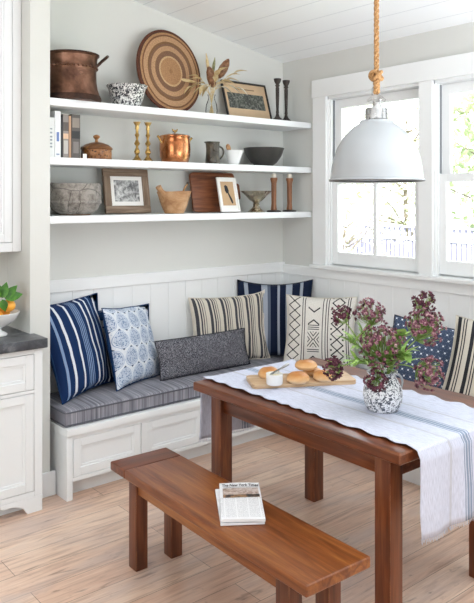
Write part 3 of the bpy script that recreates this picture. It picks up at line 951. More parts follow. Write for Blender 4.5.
BN = thing('dining_bench', 'warm brown wooden bench with plank seat in front of the table', 'bench', (1.722, 2.183, 0), R(-1.9))
bl, bw, BH = .653, .150, .445
b = bmesh.new(); add_box(b, (-bw, -bl + .0, BH - .04), (bw, bl - .136, BH), .008, 3)
obj('seat_plank', b, BENCH_W, BN)
b = bmesh.new(); add_box(b, (-bw - .001, bl - .135, BH - .040), (bw + .001, bl, BH), .008, 3)
obj('breadboard_end', b, BENCHX_W, BN)
for sx in (-1, 1):
    for sy in (-1, 1):
        x = sx * .122 + .004; y = sy * .537
        obj('leg', box((min(x, x - sx * .06), min(y, y - sy * .066), 0), (max(x, x - sx * .06), max(y, y - sy * .068), BH - .038), .004), BENCH_LEG, BN)
for sx in (-1, 1):
    x = sx * .112 + .004; obj('apron', box((min(x, x - sx * .02), -.50, BH - .105), (max(x, x - sx * .02), .50, BH - .038), .003), BENCH_W, BN)
for sy in (-1, 1):
    y = sy * .528; obj('apron', box((-.064, min(y, y - sy * .02), BH - .105), (.064, max(y, y - sy * .02), BH - .038), .003), BENCHX_W, BN)

# newspaper
NP = thing('folded_newspaper', 'folded newspaper lying on the wooden bench', 'newspaper', (1.758, 2.10, BH + .001), R(-37))
nw, nh = .082, .165
def sheet(w_, h_, z0, th, curl, seed=0, nx=16, ny=20, mat=NEWS, name='page', dx=0, dy=0, rz=0):
    b = bmesh.new(); g = {}
    for s in (0, 1):
        for i in range(nx + 1):
            for j in range(ny + 1):
                u = -1 + 2 * i / nx; v = -1 + 2 * j / ny
                z = z0 + (s - .5) * th + curl * (.5 * math.sin(u * 2.2 + v * 1.3 + seed) * (v * .5 + .5) + .35 * (1 + math.sin(v * 4 + u + seed)) * .5) * (.35 + .65 * abs(v)) 
                x = w_ * u; y = h_ * v
                g[s, i, j] = b.verts.new((x, y, max(z, z0 - th * .5 if s == 0 else z0 + th * .5)))
    for i in range(nx):
        for j in range(ny):
            b.faces.new((g[1, i, j], g[1, i + 1, j], g[1, i + 1, j + 1], g[1, i, j + 1])); b.faces.new((g[0, i, j], g[0, i, j + 1], g[0, i + 1, j + 1], g[0, i + 1, j]))
    for i in range(nx):
        b.faces.new((g[0, i, 0], g[0, i + 1, 0], g[1, i + 1, 0], g[1, i, 0])); b.faces.new((g[0, i + 1, ny], g[0, i, ny], g[1, i, ny], g[1, i + 1, ny]))
    for j in range(ny):
        b.faces.new((g[0, 0, j + 1], g[0, 0, j], g[1, 0, j], g[1, 0, j + 1])); b.faces.new((g[0, nx, j], g[0, nx, j + 1], g[1, nx, j + 1], g[1, nx, j]))
    bmesh.ops.rotate(b, verts=b.verts[:], cent=(0, 0, 0), matrix=Matrix.Rotation(rz, 3, 'Z'))
    bmesh.ops.translate(b, verts=b.verts[:], vec=(dx, dy, 0))
    return obj(name, b, mat, NP, ang=60)
sheet(nw, nh * .93, .005, .008, .003, 1, mat=NEWSP, name='inner_section', dx=-.010, dy=-.012, rz=R(3))
front = sheet(nw, nh, .017, .010, .004, 0, name='front_section')
bpy.context.view_layer.update()
def drape(bm, name, mat, lift=.0012):
    """lay flat print on the curved front page"""
    for v in bm.verts:
        ok, co, nn, _ = front.ray_cast(Vector((v.co.x, v.co.y, .2)), Vector((0, 0, -1)))
        v.co.z = (co.z if ok else .022) + lift
    return obj(name, bm, mat, NP, ang=80, fixn=False)
def grid(xa, xb, ya, yb, nx=12, ny=10):
    b = bmesh.new(); g = [[b.verts.new((xa + (xb - xa) * i / nx, ya + (yb - ya) * j / ny, 0)) for j in range(ny + 1)] for i in range(nx + 1)]
    for i in range(nx):
        for j in range(ny): b.faces.new((g[i][j], g[i + 1][j], g[i + 1][j + 1], g[i][j + 1]))
    return b
def textbm(s, size, x, y):
    cu = bpy.data.curves.new('t', 'FONT'); cu.body = s; cu.size = size; cu.align_x = 'CENTER'; cu.shear = .12; cu.offset = size * .02
    ob = bpy.data.objects.new('t', cu); C.objects.link(ob); bpy.context.view_layer.update()
    dg = bpy.context.evaluated_depsgraph_get(); me = bpy.data.meshes.new_from_object(ob.evaluated_get(dg))
    b = bmesh.new(); b.from_mesh(me)
    bpy.data.objects.remove(ob); bpy.data.curves.remove(cu); bpy.data.meshes.remove(me)
    bmesh.ops.translate(b, verts=b.verts[:], vec=(x, y, 0))
    return b
_t = textbm('The New York Times', .0168, .002, 0)
for v in _t.verts: v.co.y = v.co.y * 2.1 + .126
drape(_t, 'masthead', INK)
drape(grid(-.068, .072, .1165, .119, 12, 1), 'rule_line', INK, .001)
drape(grid(-.070, .074, .050, .110), 'news_photo', NEWSPIC)
drape(grid(-.070, .076, .022, .048), 'dark_photo', NEWSPIC2)

# ------------------------------------------------------------------ board, buns, jar
ZT = TH + .0068
BD = thing('bread_board', 'pale maple serving board holding buns on the table runner', 'cutting board', (2.412, 2.428, ZT), R(-29.6))
b = bmesh.new(); add_box(b, (-.257, -.095, 0), (.257, .095, .02), 0)
ve = [e for e in b.edges if abs(e.verts[0].co.z - e.verts[1].co.z) > .01]
bmesh.ops.bevel(b, geom=ve, offset=.025, segments=5, affect='EDGES', profile=.5)
bev_all(b, .003, 2, 50)
obj('board', b, BOARD, BD)
def bun(label, loc, r=.05, h=.05, seed=0, tilt=(0, 0, 0), ring=False):
    t = thing('bread_roll', label, 'bread roll', loc, tilt, 'golden rolls on the serving board')
    pr = [(0, 0), (r * .75, .0), (r * .95, h * .18), (r, h * .4), (r * .9, h * .68), (r * .65, h * .9), (r * .3, h * 1.0), (0, h * (.93 if ring else 1.0))]
    b = lathe(pr, 28)
    for v in b.verts:
        k = mnoise.noise(v.co * 22 + Vector((seed, 0, 0))) * .05; v.co.x *= 1 + k; v.co.y *= 1 - k * .5
        v.co.z *= 1 + .1 * mnoise.noise(v.co * 30 + Vector((0, seed, 0)))
    obj('crust', b, BUN, t)
    b = lathe([(r * .3, h * .965), (r * .22, h * 1.025), (r * .10, h * 1.02), (0, h * 1.005)], 20)
    obj('crumb_patch', b, BUN, t)
zb = ZT + .0205
def onb(u, v, zz): # point on board top under picture point
    d = F * (EYE - zz) / (v - HZ); p = P(u, v, d); return (p.x, p.y, zz)
bun('golden bread roll at the front centre of the board', onb(298, 382, zb), .056, .048, 1)
bun('golden bread roll at the right end of the board, beside dark buds', onb(324, 380, zb), .054, .046, 2)
bun('golden bread roll at the left back of the board, behind the jar', onb(269, 376, zb), .054, .040, 3, (R(6), R(-8), 0))
bun('golden bread roll at the back of the board under the stacked roll', onb(312, 374.5, zb), .046, .037, 4)
p = onb(306, 376.5, zb); bun('topmost golden roll stacked on the other rolls', (p[0], p[1] + .0, zb + .038), .056, .042, 5)
JL = Vector(onb(274.5, 384, zb))
JR = thing('butter_crock', 'small white butter crock on the bread board', 'jar', JL)
obj('crock', lathe([(0, 0), (.036, 0), (.039, .004), (.040, .045), (.041, .05), (.037, .05), (.036, .044), (.035, .02), (0, .02)], 32), PORC, JR)
obj('butter', lathe([(0, .043), (.02, .042), (.0355, .038), (.0355, .03), (0, .03)], 24), plain('butter', '#efe6c4', .5, var=.04), JR)
KN = thing('butter_knife', 'small steel butter knife resting across the butter crock', 'knife', JL + Vector((0, 0, .0555)), (0, R(-8), R(12)))
b = bmesh.new(); add_prism(b, [(-.03, -.008), (.05, -.006), (.05, .006), (-.02, .009), (-.035, .004)], -.001, .001); obj('blade', bev_all(b, .0006, 1), STEEL, KN)
obj('handle', tube([(.048, 0, 0), (.07, 0, .001), (.11, 0, .001), (.12, 0, 0)], [.004, .006, .007, .004], 8), STEEL, KN)

# ------------------------------------------------------------------ flower pitcher
JG = Vector((2.362, 1.885, ZT))
JT = thing('enamel_pitcher', 'black and white splatter enamel pitcher holding plum flowers on the table', 'pitcher', JG)
pr = [(0, 0), (.058, 0), (.066, .005), (.079, .035), (.084, .065), (.080, .095), (.066, .122), (.056, .138), (.056, .150), (.062, .165), (.059, .166), (.053, .15), (.053, .138), (.063, .12), (.077, .095), (.081, .065), (.076, .035), (.06, .008), (0, .006)]
b = lathe(pr, 40)
for v in b.verts:   # pouring lip at left
    if v.co.z > .145 and v.co.x < -.04: v.co.x -= .012 * (v.co.z - .145) / .02
obj('body', b, SPECK_JUG, JT)
hd = bez((.056, -.0, .145), (.12, -.02, .15), (.14, -.02, .075), (.078, -.0, .045), 16)
obj('handle', tube(hd, .0045, 8), ENAMEL, JT)

def bud_head(c, r, n, seed, dirv, dark=False, up=.3):
    rnd = random.Random(seed); fl = bmesh.new(); st = bmesh.new(); c = Vector(c); d = Vector(dirv).normalized()
    base = c - d * r * .75
    for k in range(n):
        while True:
            v = Vector((rnd.gauss(0, 1), rnd.gauss(0, 1), rnd.gauss(0, 1))).normalized()
            if v.dot(d) > -.55: break
        rr = r * rnd.uniform(.62, 1.05); p = c + v * rr
        add_tube(st, [base, base.lerp(p, .5) + v * r * .1, p], .0011, 3, cap=False)
        s = rnd.uniform(.0085, .0125)
        q = v.to_track_quat('Z', 'X').to_matrix().to_4x4()
        M = Matrix.Translation(p) @ q @ Matrix.Rotation(rnd.random() * 6, 4, 'Z')
        # six petalled cup
        for a in range(5):
            an = a * 2 * math.pi / 5
            A = M @ Vector((0, 0, -.002)); 
            L = Vector((math.cos(an), math.sin(an), 0)); T = Vector((-math.sin(an), math.cos(an), 0))
            v1 = M @ (L * s * .6 + T * s * .5 + Vector((0, 0, s * .15))); v2 = M @ (L * s * 1.15 + Vector((0, 0, s * .55))); v3 = M @ (L * s * .6 - T * s * .5 + Vector((0, 0, s * .15)))
            fl.faces.new([fl.verts.new(x) for x in (A, v1, v2, v3)])
        bmesh.ops.create_icosphere(fl, subdivisions=1, radius=s * .55, matrix=M @ Matrix.Translation((0, 0, s * .2)))
    return fl, st
heads = [ # u, v, depth, radius m, florets, dark, label
    (342, 315, 3.02, .052, 40, 1, 'plum flower stem leaning furthest left over the mud cloth pillow'),
    (370, 314, 3.00, .066, 75, 0, 'tall plum flower stem rising above the pitcher, left of the middle'),
    (383, 347, 2.86, .095, 170, 0, 'largest plum flower head, low in the middle of the bouquet'),
    (424, 328, 2.94, .085, 125, 0, 'large plum flower head in front of the dotted pillow'),
    (424, 304, 3.00, .054, 44, 1, 'topmost small plum flower cluster at the right of the bouquet'),
    (428, 373, 2.84, .068, 85, 0, 'plum flower head drooping right beside the pitcher handle'),
    (334, 368, 2.90, .045, 55, 1, 'dark bud cluster drooping left over the bread rolls'),
    (376, 381, 2.80, .045, 55, 1, 'dark plum cluster hanging over the front rim of the pitcher'),
]
for k, (u, v, z, r, n, dk, lab) in enumerate(heads):
    c = P(u, v, z); t = thing('flower_stem', lab, 'flower', JG + Vector((0, 0, .02)), group='plum flowers in the pitcher')
    o0 = t.location; cl = c - o0
    a = math.atan2(cl.y, cl.x); mouth = Vector((.034 * math.cos(a), .034 * math.sin(a), .150))
    foot = Vector((-.03 * math.cos(a), -.03 * math.sin(a), .01))
    d = (cl - mouth); d = Vector((d.x, d.y, d.z + .03)) if cl.z > .2 else Vector((d.x, d.y, -.02))
    dn = d.normalized()
    pts = [foot, foot.lerp(mouth, .5)] + bez(mouth, mouth + Vector((.2 * dn.x * .1, .2 * dn.y * .1, .05)), cl - dn * r * .9 - Vector((0, 0, .0)) + Vector((0, 0, .01 if cl.z < .2 else 0)), cl - dn * r * .7, 8)
    obj('stem', tube(pts, .0028, 6), STEM_G, t)
    fl, st = bud_head(cl, r, n, 50 + k, dn, dk)
    h = obj('flower_head', fl, PETALD if dk else PETAL, t, ang=30, fixn=False)
    obj('stalks', st, STEM_G, h)
    rnd = random.Random(90 + k)
    for q in range(2):
        pp = pts[4 + 2 * q]; vv = Vector((dn.x + rnd.uniform(-.8, .8), dn.y + rnd.uniform(-.8, .8), .4 + rnd.uniform(-.2, .5)))
        place_leaf('leaf', leaf_bm(.075, .022, .3, .25), pp, vv, GREEN_LEAF, t)
# greenery
def frond(lab, u0, v0, z, nleaf, seed, broad=False, sp=(.09, .05)):
    rnd = random.Random(seed); t = thing('leaf_spray', lab, 'leaves', JG + Vector((0, 0, .02)), group='greenery in the pitcher')
    tip = P(u0, v0, z) - t.location; a = math.atan2(tip.y, tip.x)
    mouth = Vector((.042 * math.cos(a), .042 * math.sin(a), .150)); foot = Vector((-.02 * math.cos(a), -.02 * math.sin(a), .012))
    pts = [foot, foot.lerp(mouth, .5)] + bez(mouth, mouth + Vector((0, 0, .04)), tip - Vector((.2 * (tip.x - mouth.x), .2 * (tip.y - mouth.y), -.01)), tip, 10)
    obj('stem', tube(pts, .0022, 6), STEM_G, t)
    main = (tip - mouth).normalized()
    for k in range(nleaf):
        f = 3 + (len(pts) - 4) * k / nleaf; p = pts[int(f)].lerp(pts[min(int(f) + 1, len(pts) - 1)], f - int(f))
        dv = main + Vector((rnd.uniform(-1, 1), rnd.uniform(-1, 1), rnd.uniform(-.3, .9))) * .8
        L = rnd.uniform(*sp); place_leaf('leaf', leaf_bm(L, L * (.62 if broad else .16), .3, .35), p, dv, GREEN_LEAF, t, rnd.uniform(-.5, .5))
frond('feathery green spray at the left of the bouquet', 350, 343, 2.86, 46, 1, sp=(.04, .10))
frond('second feathery green spray low at the left of the pitcher neck', 353, 362, 2.80, 38, 2, sp=(.04, .09))
frond('feathery green spray standing behind the left plum flowers', 362, 335, 3.02, 26, 3, sp=(.05, .10))
frond('broad leafy green sprig at the right of the pitcher neck', 406, 357, 2.77, 18, 4, True, sp=(.06, .10))
frond('broad leafy sprig between the right flower heads', 400, 338, 2.84, 11, 5, True, sp=(.06, .085))

# ------------------------------------------------------------------ pendant lamp
PD = (2.497, 2.028); pz = 1.733
PL = thing('pendant_lamp', 'white enamel dome pendant lamp hanging by a knotted rope over the table', 'pendant lamp', (PD[0], PD[1], pz))
outer = [(.213, 0), (.214, .006), (.207, .010), (.205, .03), (.202, .062), (.194, .105), (.178, .155), (.153, .20), (.120, .240), (.092, .262), (.080, .270), (.072, .285)]
inner = [(.068, .28), (.074, .264), (.089, .256), (.117, .234), (.150, .195), (.175, .15), (.191, .10), (.199, .06), (.202, .03), (.204, .008), (.209, .003)]
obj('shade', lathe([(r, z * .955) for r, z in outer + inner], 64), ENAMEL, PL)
rim = [(.209 + .0055 * math.cos(R(a)), .0 + .0035 * math.sin(R(a))) for a in range(0, 361, 45)]
obj('rim', lathe(rim, 64), plain('dark_worn_rim', '#4d4b48', .4, scale=20, var=.3), PL)
cap = [(.072, .283), (.060, .288), (.053, .290), (.050, .294), (.050, .335), (.046, .342), (.02, .345), (.017, .352), (.017, .368), (.012, .371), (0, .371)]
obj('cap', lathe([(r, z - .013) for r, z in cap], 40), STEEL, PL)
b = bmesh.new()
for k in range(10):
    a = k * 2 * math.pi / 10; add_box(b, (-.0015, -.004, .283), (.0015, .004, .321), 0, M=Matrix.Rotation(a, 4, 'Z') @ Matrix.Translation((.0505, 0, 0)))
obj('cap_ribs', b, STEEL, PL, smooth=False)
b = bmesh.new()   # arrow shaped clevis
dirx = Vector((.7705, -.6374, 0)) 
Mr = Matrix.Rotation(math.atan2(-.6374, .7705), 4, 'Z')
add_prism(b, [(-.016, .366), (.016, .366), (.016, .388), (.040, .377), (.043, .388), (.012, .412), (-.012, .412), (-.043, .388), (-.040, .377), (-.016, .388)], -.008, .008, 'xz', M=Mr)
bmesh.ops.translate(b, verts=b.verts[:], vec=(0, 0, -.022)); obj('clevis', bev_all(b, .002, 1), STEEL, PL)
ring = [Mr @ Vector((-.006 + .012 * math.cos(R(a)), 0, .402 + .030 * math.sin(R(a)))) for a in range(0, 360, 20)]
obj('shackle', tube(ring, .004, 8, closed=True), STEEL, PL)
def helix(r, z0, z1, turns, ph, off=lambda z: (0, 0), n=200):
    return [(off(i / n)[0] + r * math.cos(ph + 2 * math.pi * turns * i / n), off(i / n)[1] + r * math.sin(ph + 2 * math.pi * turns * i / n), z0 + (z1 - z0) * i / n) for i in range(n + 1)]
ztop = ceil_z(PD[0]) - pz + .0
b = bmesh.new()
for k in range(3): add_tube(b, helix(.0066, .478, ztop, (ztop - .478) / .075, k * 2.094, n=170), .0058, 8)
obj('rope', b, ROPE, PL, ang=80)
b = bmesh.new()
for k in range(3): add_tube(b, helix(.008, .396, .456, 1.0, k * 2.094, n=30), .0085, 7)
obj('rope_loop', b, ROPE, PL, ang=80)
b = bmesh.new()
kn = []
for i in range(0, 120):
    a = 2 * math.pi * i / 120
    kn.append(((.020 + .009 * math.cos(3 * a)) * math.cos(2 * a), (.020 + .009 * math.cos(3 * a)) * math.sin(2 * a), .475 + .017 * math.sin(3 * a)))
add_tube(b, kn, .0085, 8, closed=True)
kn = [((.020 * math.cos(a)) , .016 * math.sin(a), .475 + .018 * math.sin(2 * a + 1)) for a in [2 * math.pi * i / 60 for i in range(60)]]
add_tube(b, kn, .008, 8, closed=True)
obj('knot', b, ROPE, PL, ang=80)
obj('ceiling_canopy', lathe([(0, ztop - .025), (.03, ztop - .025), (.055, ztop - .01), (.06, ztop + .012), (0, ztop + .012)], 32), STEEL, PL)
obj('bulb', lathe([(0, .10), (.02, .105), (.032, .125), (.03, .15), (.018, .18), (.015, .25), (0, .25)], 24), PORC, PL)

# ------------------------------------------------------------------ shelf objects
Z1, Z2, Z3 = 2.2165, 1.8845, 1.5535
# --- top shelf
CA = thing('copper_cauldron', 'large aged copper cauldron with flared base and side handle on the top shelf', 'pot', (1.872, 3.793, Z1)); CA.scale = (1, 1, .91)
pr = [(0, 0), (.150, 0), (.168, .006), (.171, .022), (.163, .045), (.149, .09), (.143, .14), (.142, .20), (.143, .215), (.146, .222), (.143, .229), (.146, .26), (.150, .295), (.157, .30), (.157, .308), (.147, .308), (.141, .295), (.138, .22), (.138, .12), (.15, .03), (0, .012)]
obj('body', lathe(pr, 56), OLD_COPPER, CA)
b = bmesh.new()
for k in range(36):
    a = k * 2 * math.pi / 36; bmesh.ops.create_uvsphere(b, u_segments=8, v_segments=6, radius=.0085, matrix=Matrix.Translation((.146 * math.cos(a), .146 * math.sin(a), .222)))
obj('hammered_band', b, OLD_COPPER, CA)
obj('base_ring', lathe([(.150, .001), (.1695, .006), (.173, .022), (.166, .043), (.162, .043), (.16, .02)], 56), DARK_COPPER, CA)
obj('rim', lathe([(.155, .300), (.1605, .304), (.1605, .311), (.154, .313), (.149, .310)], 56), DARK_COPPER, CA)
for s in (1, -1):
    an = R(-18); ca = Vector((math.cos(an), math.sin(an), 0)) * s; tt = Vector((-math.sin(an), math.cos(an), 0))
    pts = [ca * .150 + tt * .045 + Vector((0, 0, .25)), ca * .17 + tt * .042 + Vector((0, 0, .275)), ca * .200 + tt * .03 + Vector((0, 0, .305)), ca * .212 + tt * 0 + Vector((0, 0, .318)), ca * .200 - tt * .03 + Vector((0, 0, .305)), ca * .17 - tt * .042 + Vector((0, 0, .275)), ca * .150 - tt * .045 + Vector((0, 0, .25))]
    if s == 1: obj('handle', tube(pts, .009, 8), DARK_COPPER, CA)
o = obj('enamel_bowl', lathe([(0, 0), (.078, 0), (.082, .004), (.098, .05), (.118, .122), (.127, .134), (.130, .139), (.126, .140), (.115, .126), (.095, .05), (.078, .008), (0, .008)], 48), SPECK_BOWL, loc=(2.250, 3.80, Z1))
tag(o, 'black and white speckled enamel bowl on the top shelf', 'bowl')
# woven tray leaning on the wall
th_ = math.asin(.055 / .55)
b = bmesh.new()
prt = [(0, .004), (.05, .003), (.262, .0), (.275, -.012), (.279, -.004), (.272, .012), (.255, .016), (.05, .016), (0, .016)]
add_lathe(b, prt, 72, M=Matrix.Rotation(R(90), 4, 'X'))
WT = thing('woven_tray', 'round coiled straw tray with brown rings leaning on the wall', 'tray', (2.625, 3.883, Z1 + .2825), (R(-7), 0, R(8)))
obj('coiled_disc', b, TRAY, WT)
b = bmesh.new(); n = 260
pts = []
for i in range(72):
    a = 2 * math.pi * i / 72; pts.append((.276 * math.cos(a), -.004, .276 * math.sin(a)))
add_tube(b, pts, .0085, 8, closed=True); obj('rim', b, plain('dark_straw_rim', '#5d3220', .8, scale=80, var=.3), WT)
# vase + dried stems
VP = Vector((2.905, 3.785, Z1))
o = obj('glass_vase', lathe([(0, 0), (.034, 0), (.040, .006), (.042, .035), (.038, .075), (.026, .105), (.022, .125), (.028, .145), (.026, .145), (.020, .125), (.024, .105), (.036, .075), (.039, .035), (.036, .009), (0, .008)], 32), VASEGLASS, loc=VP)
tag(o, 'clear glass bud vase of dried stems on the top shelf', 'vase')
def dried(lab, u, v, z, mat, shape, seed, mid=(0, 0)):
    t = thing('dried_stem', lab, 'dried stem', VP + Vector((0, 0, .012)), group='dried stems in the glass vase')
    tip = P(u, v, z) - t.location; a = seed * 1.3
    mouth = Vector((.012 * math.cos(a), .012 * math.sin(a), .125)); foot = Vector((-.015 * math.cos(a), -.015 * math.sin(a), .004))
    ctrl = mouth + Vector((.25 * tip.x, .25 * tip.y, .09))
    pts = [foot, mouth] + bez(mouth, mouth.lerp(ctrl, .5), ctrl.lerp(tip, .3) + Vector((0, 0, .03)), tip, 10)[1:]
    obj('stem', tube(pts, .0022, 6), DRY1, t)
    d = (pts[-1] - pts[-4]).normalized()
    if shape == 'spike':
        st = pts[-5]; L = (pts[-1] - st).length
        obj('seed_head', tube([st, st.lerp(tip, .3), st.lerp(tip, .7), tip + d * .02], [.004, .010, .011, .002], 8), mat, t)
    elif shape == 'pod':
        b = bmesh.new(); q = d.to_track_quat('Z', 'X').to_matrix().to_4x4()
        add_lathe(b, [(0, -.035), (.014, -.028), (.028, .0), (.032, .04), (.025, .085), (.010, .115), (0, .122)], 16, M=Matrix.Translation(pts[-1] - d * .08) @ q)
        for vv in b.verts: vv.co += vv.co.normalized() * .004 * mnoise.noise(vv.co * 120)
        obj('seed_pod', b, mat, t)
    else:
        for k in range(3):
            place_leaf('dried_leaf', leaf_bm(.095, .040, .4, .5), pts[-6 + 2 * k], Vector((d.x, d.y, d.z)) + Vector((.3 * math.sin(k * 2 + seed), .2 * math.cos(k), .2)), mat, t)
dried('pale dried grass spike pointing left across the woven tray', 179, 79, 4.72, DRY1, 'spike', 1)
dried('pale dried strap leaf curling left and down past the tray', 191, 88, 4.68, DRY1, 'leaf', 2)
dried('tallest straw spike in the glass vase', 206.5, 56, 4.76, DRY1, 'spike', 3)
dried('broad rust brown dried pod at the right of the vase', 226, 64, 4.78, DRY2, 'pod', 4)
dried('second rust brown dried pod, more upright, left of the other', 210, 72, 4.74, DRY2, 'pod', 5)
dried('greenish dried spike standing behind the rust brown pods', 214.5, 60, 4.84, leaf_mat('dried_sage', '#8d9166', '#a8a97c', '#bdbd95', 30), 'spike', 6)
dried('whitish dried strap leaf drooping right in front of the black frame', 241, 90, 4.74, DRY3, 'leaf', 7)
dried('curled straw leaf falling forward left of the vase neck', 203, 88, 4.66, DRY1, 'leaf', 9)
dried('short straw strap leaf rising between the two pods', 219, 72, 4.70, DRY1, 'leaf', 10)
dried('straw strap leaf reaching left above the others', 196, 78, 4.70, DRY1, 'leaf', 11)
dried('straw strap leaf bending right over the vase mouth', 230, 80, 4.70, DRY1, 'leaf', 12)
dried('thin dried grass reaching right above the black frame', 237, 73, 4.80, DRY1, 'leaf', 8)
# framed print leaning
def framed(name, label, w_, h_, fw, depth, loc, rot, fm, parts):
    t = thing(name, label, 'picture frame', loc, rot)
    for a in (((-w_ / 2, -depth, 0), (w_ / 2, 0, fw)), ((-w_ / 2, -depth, h_ - fw), (w_ / 2, 0, h_)), ((-w_ / 2, -depth, fw), (-w_ / 2 + fw, 0, h_ - fw)), ((w_ / 2 - fw, -depth, fw), (w_ / 2, 0, h_ - fw))):
        vert = a[1][2] - a[0][2] > a[1][0] - a[0][0]
        obj('frame_rail', box(a[0], a[1], min(.004, fw * .25), 2), fm[1] if vert else fm[0], t)
    for nm, x0_, x1_, z0_, z1_, y, m in parts:
        obj(nm, box((x0_, y, z0_), (x1_, y + .003, z1_)), m, t, smooth=False)
    return t
FP = framed('framed_print', 'wide black framed print with a dark photograph leaning on the top shelf', .425, .295, .011, .018, (3.318, 3.862, Z1 + .0045), (R(-17), 0, R(0)), (BLACKF, BLACKF),
       [('paper', -.205, .205, .009, .287, -.008, MATBEIGE), ('photograph', -.175, .17, .085, .205, -.0095, CROWD), ('caption_line', -.09, .09, .236, .243, -.0095, plain('faded_ink', '#8a6d55', .8))])
CS = thing('iron_candlestick', 'dark turned candlestick on the top shelf, left of the pair beside the window', 'candlestick', (3.455, 3.715, Z1), 0, 'dark candlesticks on the top shelf')
pr = [(0, 0), (.040, 0), (.041, .006), (.034, .012), (.022, .022), (.014, .034), (.010, .05), (.012, .06), (.010, .08), (.013, .17), (.014, .235), (.011, .245), (.018, .255), (.012, .262), (.024, .285), (.027, .298), (.027, .305), (.018, .305), (.014, .29), (0, .285)]
obj('stick', lathe(pr, 28), IRON, CS)
dup(CS, 'dark turned candlestick on the top shelf, right of the pair beside the window', (3.556, 3.73, Z1))
CS.children[0].name = 'turned_column'

# --- middle shelf
bx = 1.683
BOOKC = {}
def book(label, w_, h_, d_, c, bands=(), y=3.72):
    global bx
    t = thing('book', label, 'book', (bx + w_ / 2, y, Z2), 0, 'books on the middle shelf')
    m = plain('cover_' + c.strip('#'), c, .5, var=.03) if c not in BOOKC else BOOKC[c]; BOOKC[c] = m
    b = bmesh.new(); a = w_ / 2
    add_box(b, (-a, 0, 0), (-a + .003, d_, h_)); add_box(b, (a - .003, 0, 0), (a, d_, h_)); add_box(b, (-a, -.002, 0), (a, .003, h_), .001, 1)
    obj('cover', b, m, t)
    obj('pages', box((-a + .003, .003, .004), (a - .003, d_ - .005, h_ - .004)), PAGES, t, smooth=False)
    for z0, z1, cc, wf in bands:
        mm = BOOKC.get(cc) or plain('spine_' + cc.strip('#'), cc, .5, var=.05); BOOKC[cc] = mm
        obj('spine_label', box((-a * wf, -.0035, z0 * h_), (a * wf, -.0018, z1 * h_)), mm, t, smooth=False)
    bx += w_ + .0015
book('thick white book with grey lettering, leftmost of the books', .046, .228, .20, '#e9ebe8', [(.25, .29, '#8f979b', .35), (.33, .37, '#8f979b', .35), (.42, .46, '#8f979b', .35), (.5, .54, '#8f979b', .35), (.6, .64, '#8f979b', .35), (.7, .73, '#8f979b', .35)])
book('tall white book with blue lettering on its spine', .036, .268, .21, '#f0f1f2', [(.35, .55, '#6d83b8', .4), (.06, .09, '#9aa5bb', .5)])
book('slim black book between the tall white book and photo book', .010, .245, .19, '#26282c')
book('grey brown photo book in the middle of the row', .036, .252, .20, '#8f8781', [(.62, .82, '#5d5550', .9), (.44, .56, '#d8b596', .9), (.1, .4, '#bdb7b0', .7)])
book('slim tan book next to the dark photo book', .014, .245, .20, '#b58f70')
book('dark photo book with pictures, rightmost of the books', .056, .256, .21, '#57514c', [(.7, .92, '#8d8378', .8), (.45, .62, '#2b2a2a', .9), (.12, .38, '#7b7470', .6)])
o = obj('price_card', bev_all(box((-.012, -.003, 0), (.012, .003, .028)), .0006, 1), MATWHITE, loc=(1.908, 3.700, Z2)); tag(o, 'tiny blank white card standing before the dark photo book', 'card')
LB = thing('lidded_box', 'round carved chestnut wood box with domed lid and knob', 'box', (2.030, 3.785, Z2))
obj('carved_body', lathe([(0, 0), (.088, 0), (.091, .004), (.090, .060), (.086, .064), (0, .064)], 48), CARVED, LB)
lid = obj('lid', lathe([(.094, .062), (.097, .067), (.094, .073), (.090, .078), (.07, .092), (.04, .103), (.018, .108), (0, .109)], 48), WOODBOX, LB)
obj('knob', lathe([(.013, .105), (.010, .113), (.008, .122), (.014, .130), (.021, .138), (.019, .146), (.008, .152), (0, .153)], 24), GOLDWOOD, lid)
BC = thing('brass_candlestick', 'tall turned brass candlestick, left of the pair on the middle shelf', 'candlestick', (2.314, 3.785, Z2), 0, 'brass candlesticks on the middle shelf')
pr = [(0, 0), (.030, 0), (.032, .005), (.030, .010), (.022, .018), (.013, .03), (.009, .042), (.016, .052), (.019, .062), (.014, .075), (.008, .088), (.008, .098), (.016, .108), (.018, .116), (.012, .126), (.007, .14), (.009, .155), (.015, .168), (.010, .178), (.008, .195), (.013, .21), (.011, .225), (.019, .238), (.021, .246), (.017, .248), (.011, .24), (0, .235)]
obj('turned_column', lathe(pr, 28), BRASS, BC)
obj('drip_pan', lathe([(.018, .2442), (.025, .2462), (.025, .2492), (.018, .2497), (.016, .2465)], 28), BRASS, BC)
dup(BC, 'slightly nearer turned brass candlestick, right of the pair on the middle shelf', (2.388, 3.775, Z2 - .0))
CP2 = thing('copper_pot', 'shiny copper pot with lid and bird finial on the middle shelf', 'pot', (2.606, 3.79, Z2))
obj('body', lathe([(0, 0), (.078, 0), (.088, .006), (.098, .04), (.103, .09), (.101, .13), (.096, .165), (.100, .172), (.096, .174), (.09, .165), (.096, .09), (.08, .012), (0, .01)], 48), COPPER, CP2)
lid = obj('lid', lathe([(.101, .172), (.1015, .177), (.09, .182), (.05, .190), (.015, .194), (0, .195)], 48), COPPER, CP2)
b = bmesh.new()
add_tube(b, [(0, 0, .192), (0, 0, .206)], .004, 8); add_tube(b, [(-.022, 0, .222), (-.012, 0, .212), (0, 0, .208), (.012, 0, .212), (.020, .0, .224)], [.003, .007, .010, .007, .003], 8)
obj('bird_finial', b, BRASS, lid)
for s in (-1, 1):
    obj('handle', tube([(s * .096, 0, .125), (s * .112, 0, .138), (s * .122, 0, .158), (s * .136, 0, .172)], [.006, .007, .007, .008], 8), BRASS, CP2)
PT = thing('dark_pitcher', 'dark glazed straight-sided pitcher on the middle shelf', 'pitcher', (2.90, 3.765, Z2))
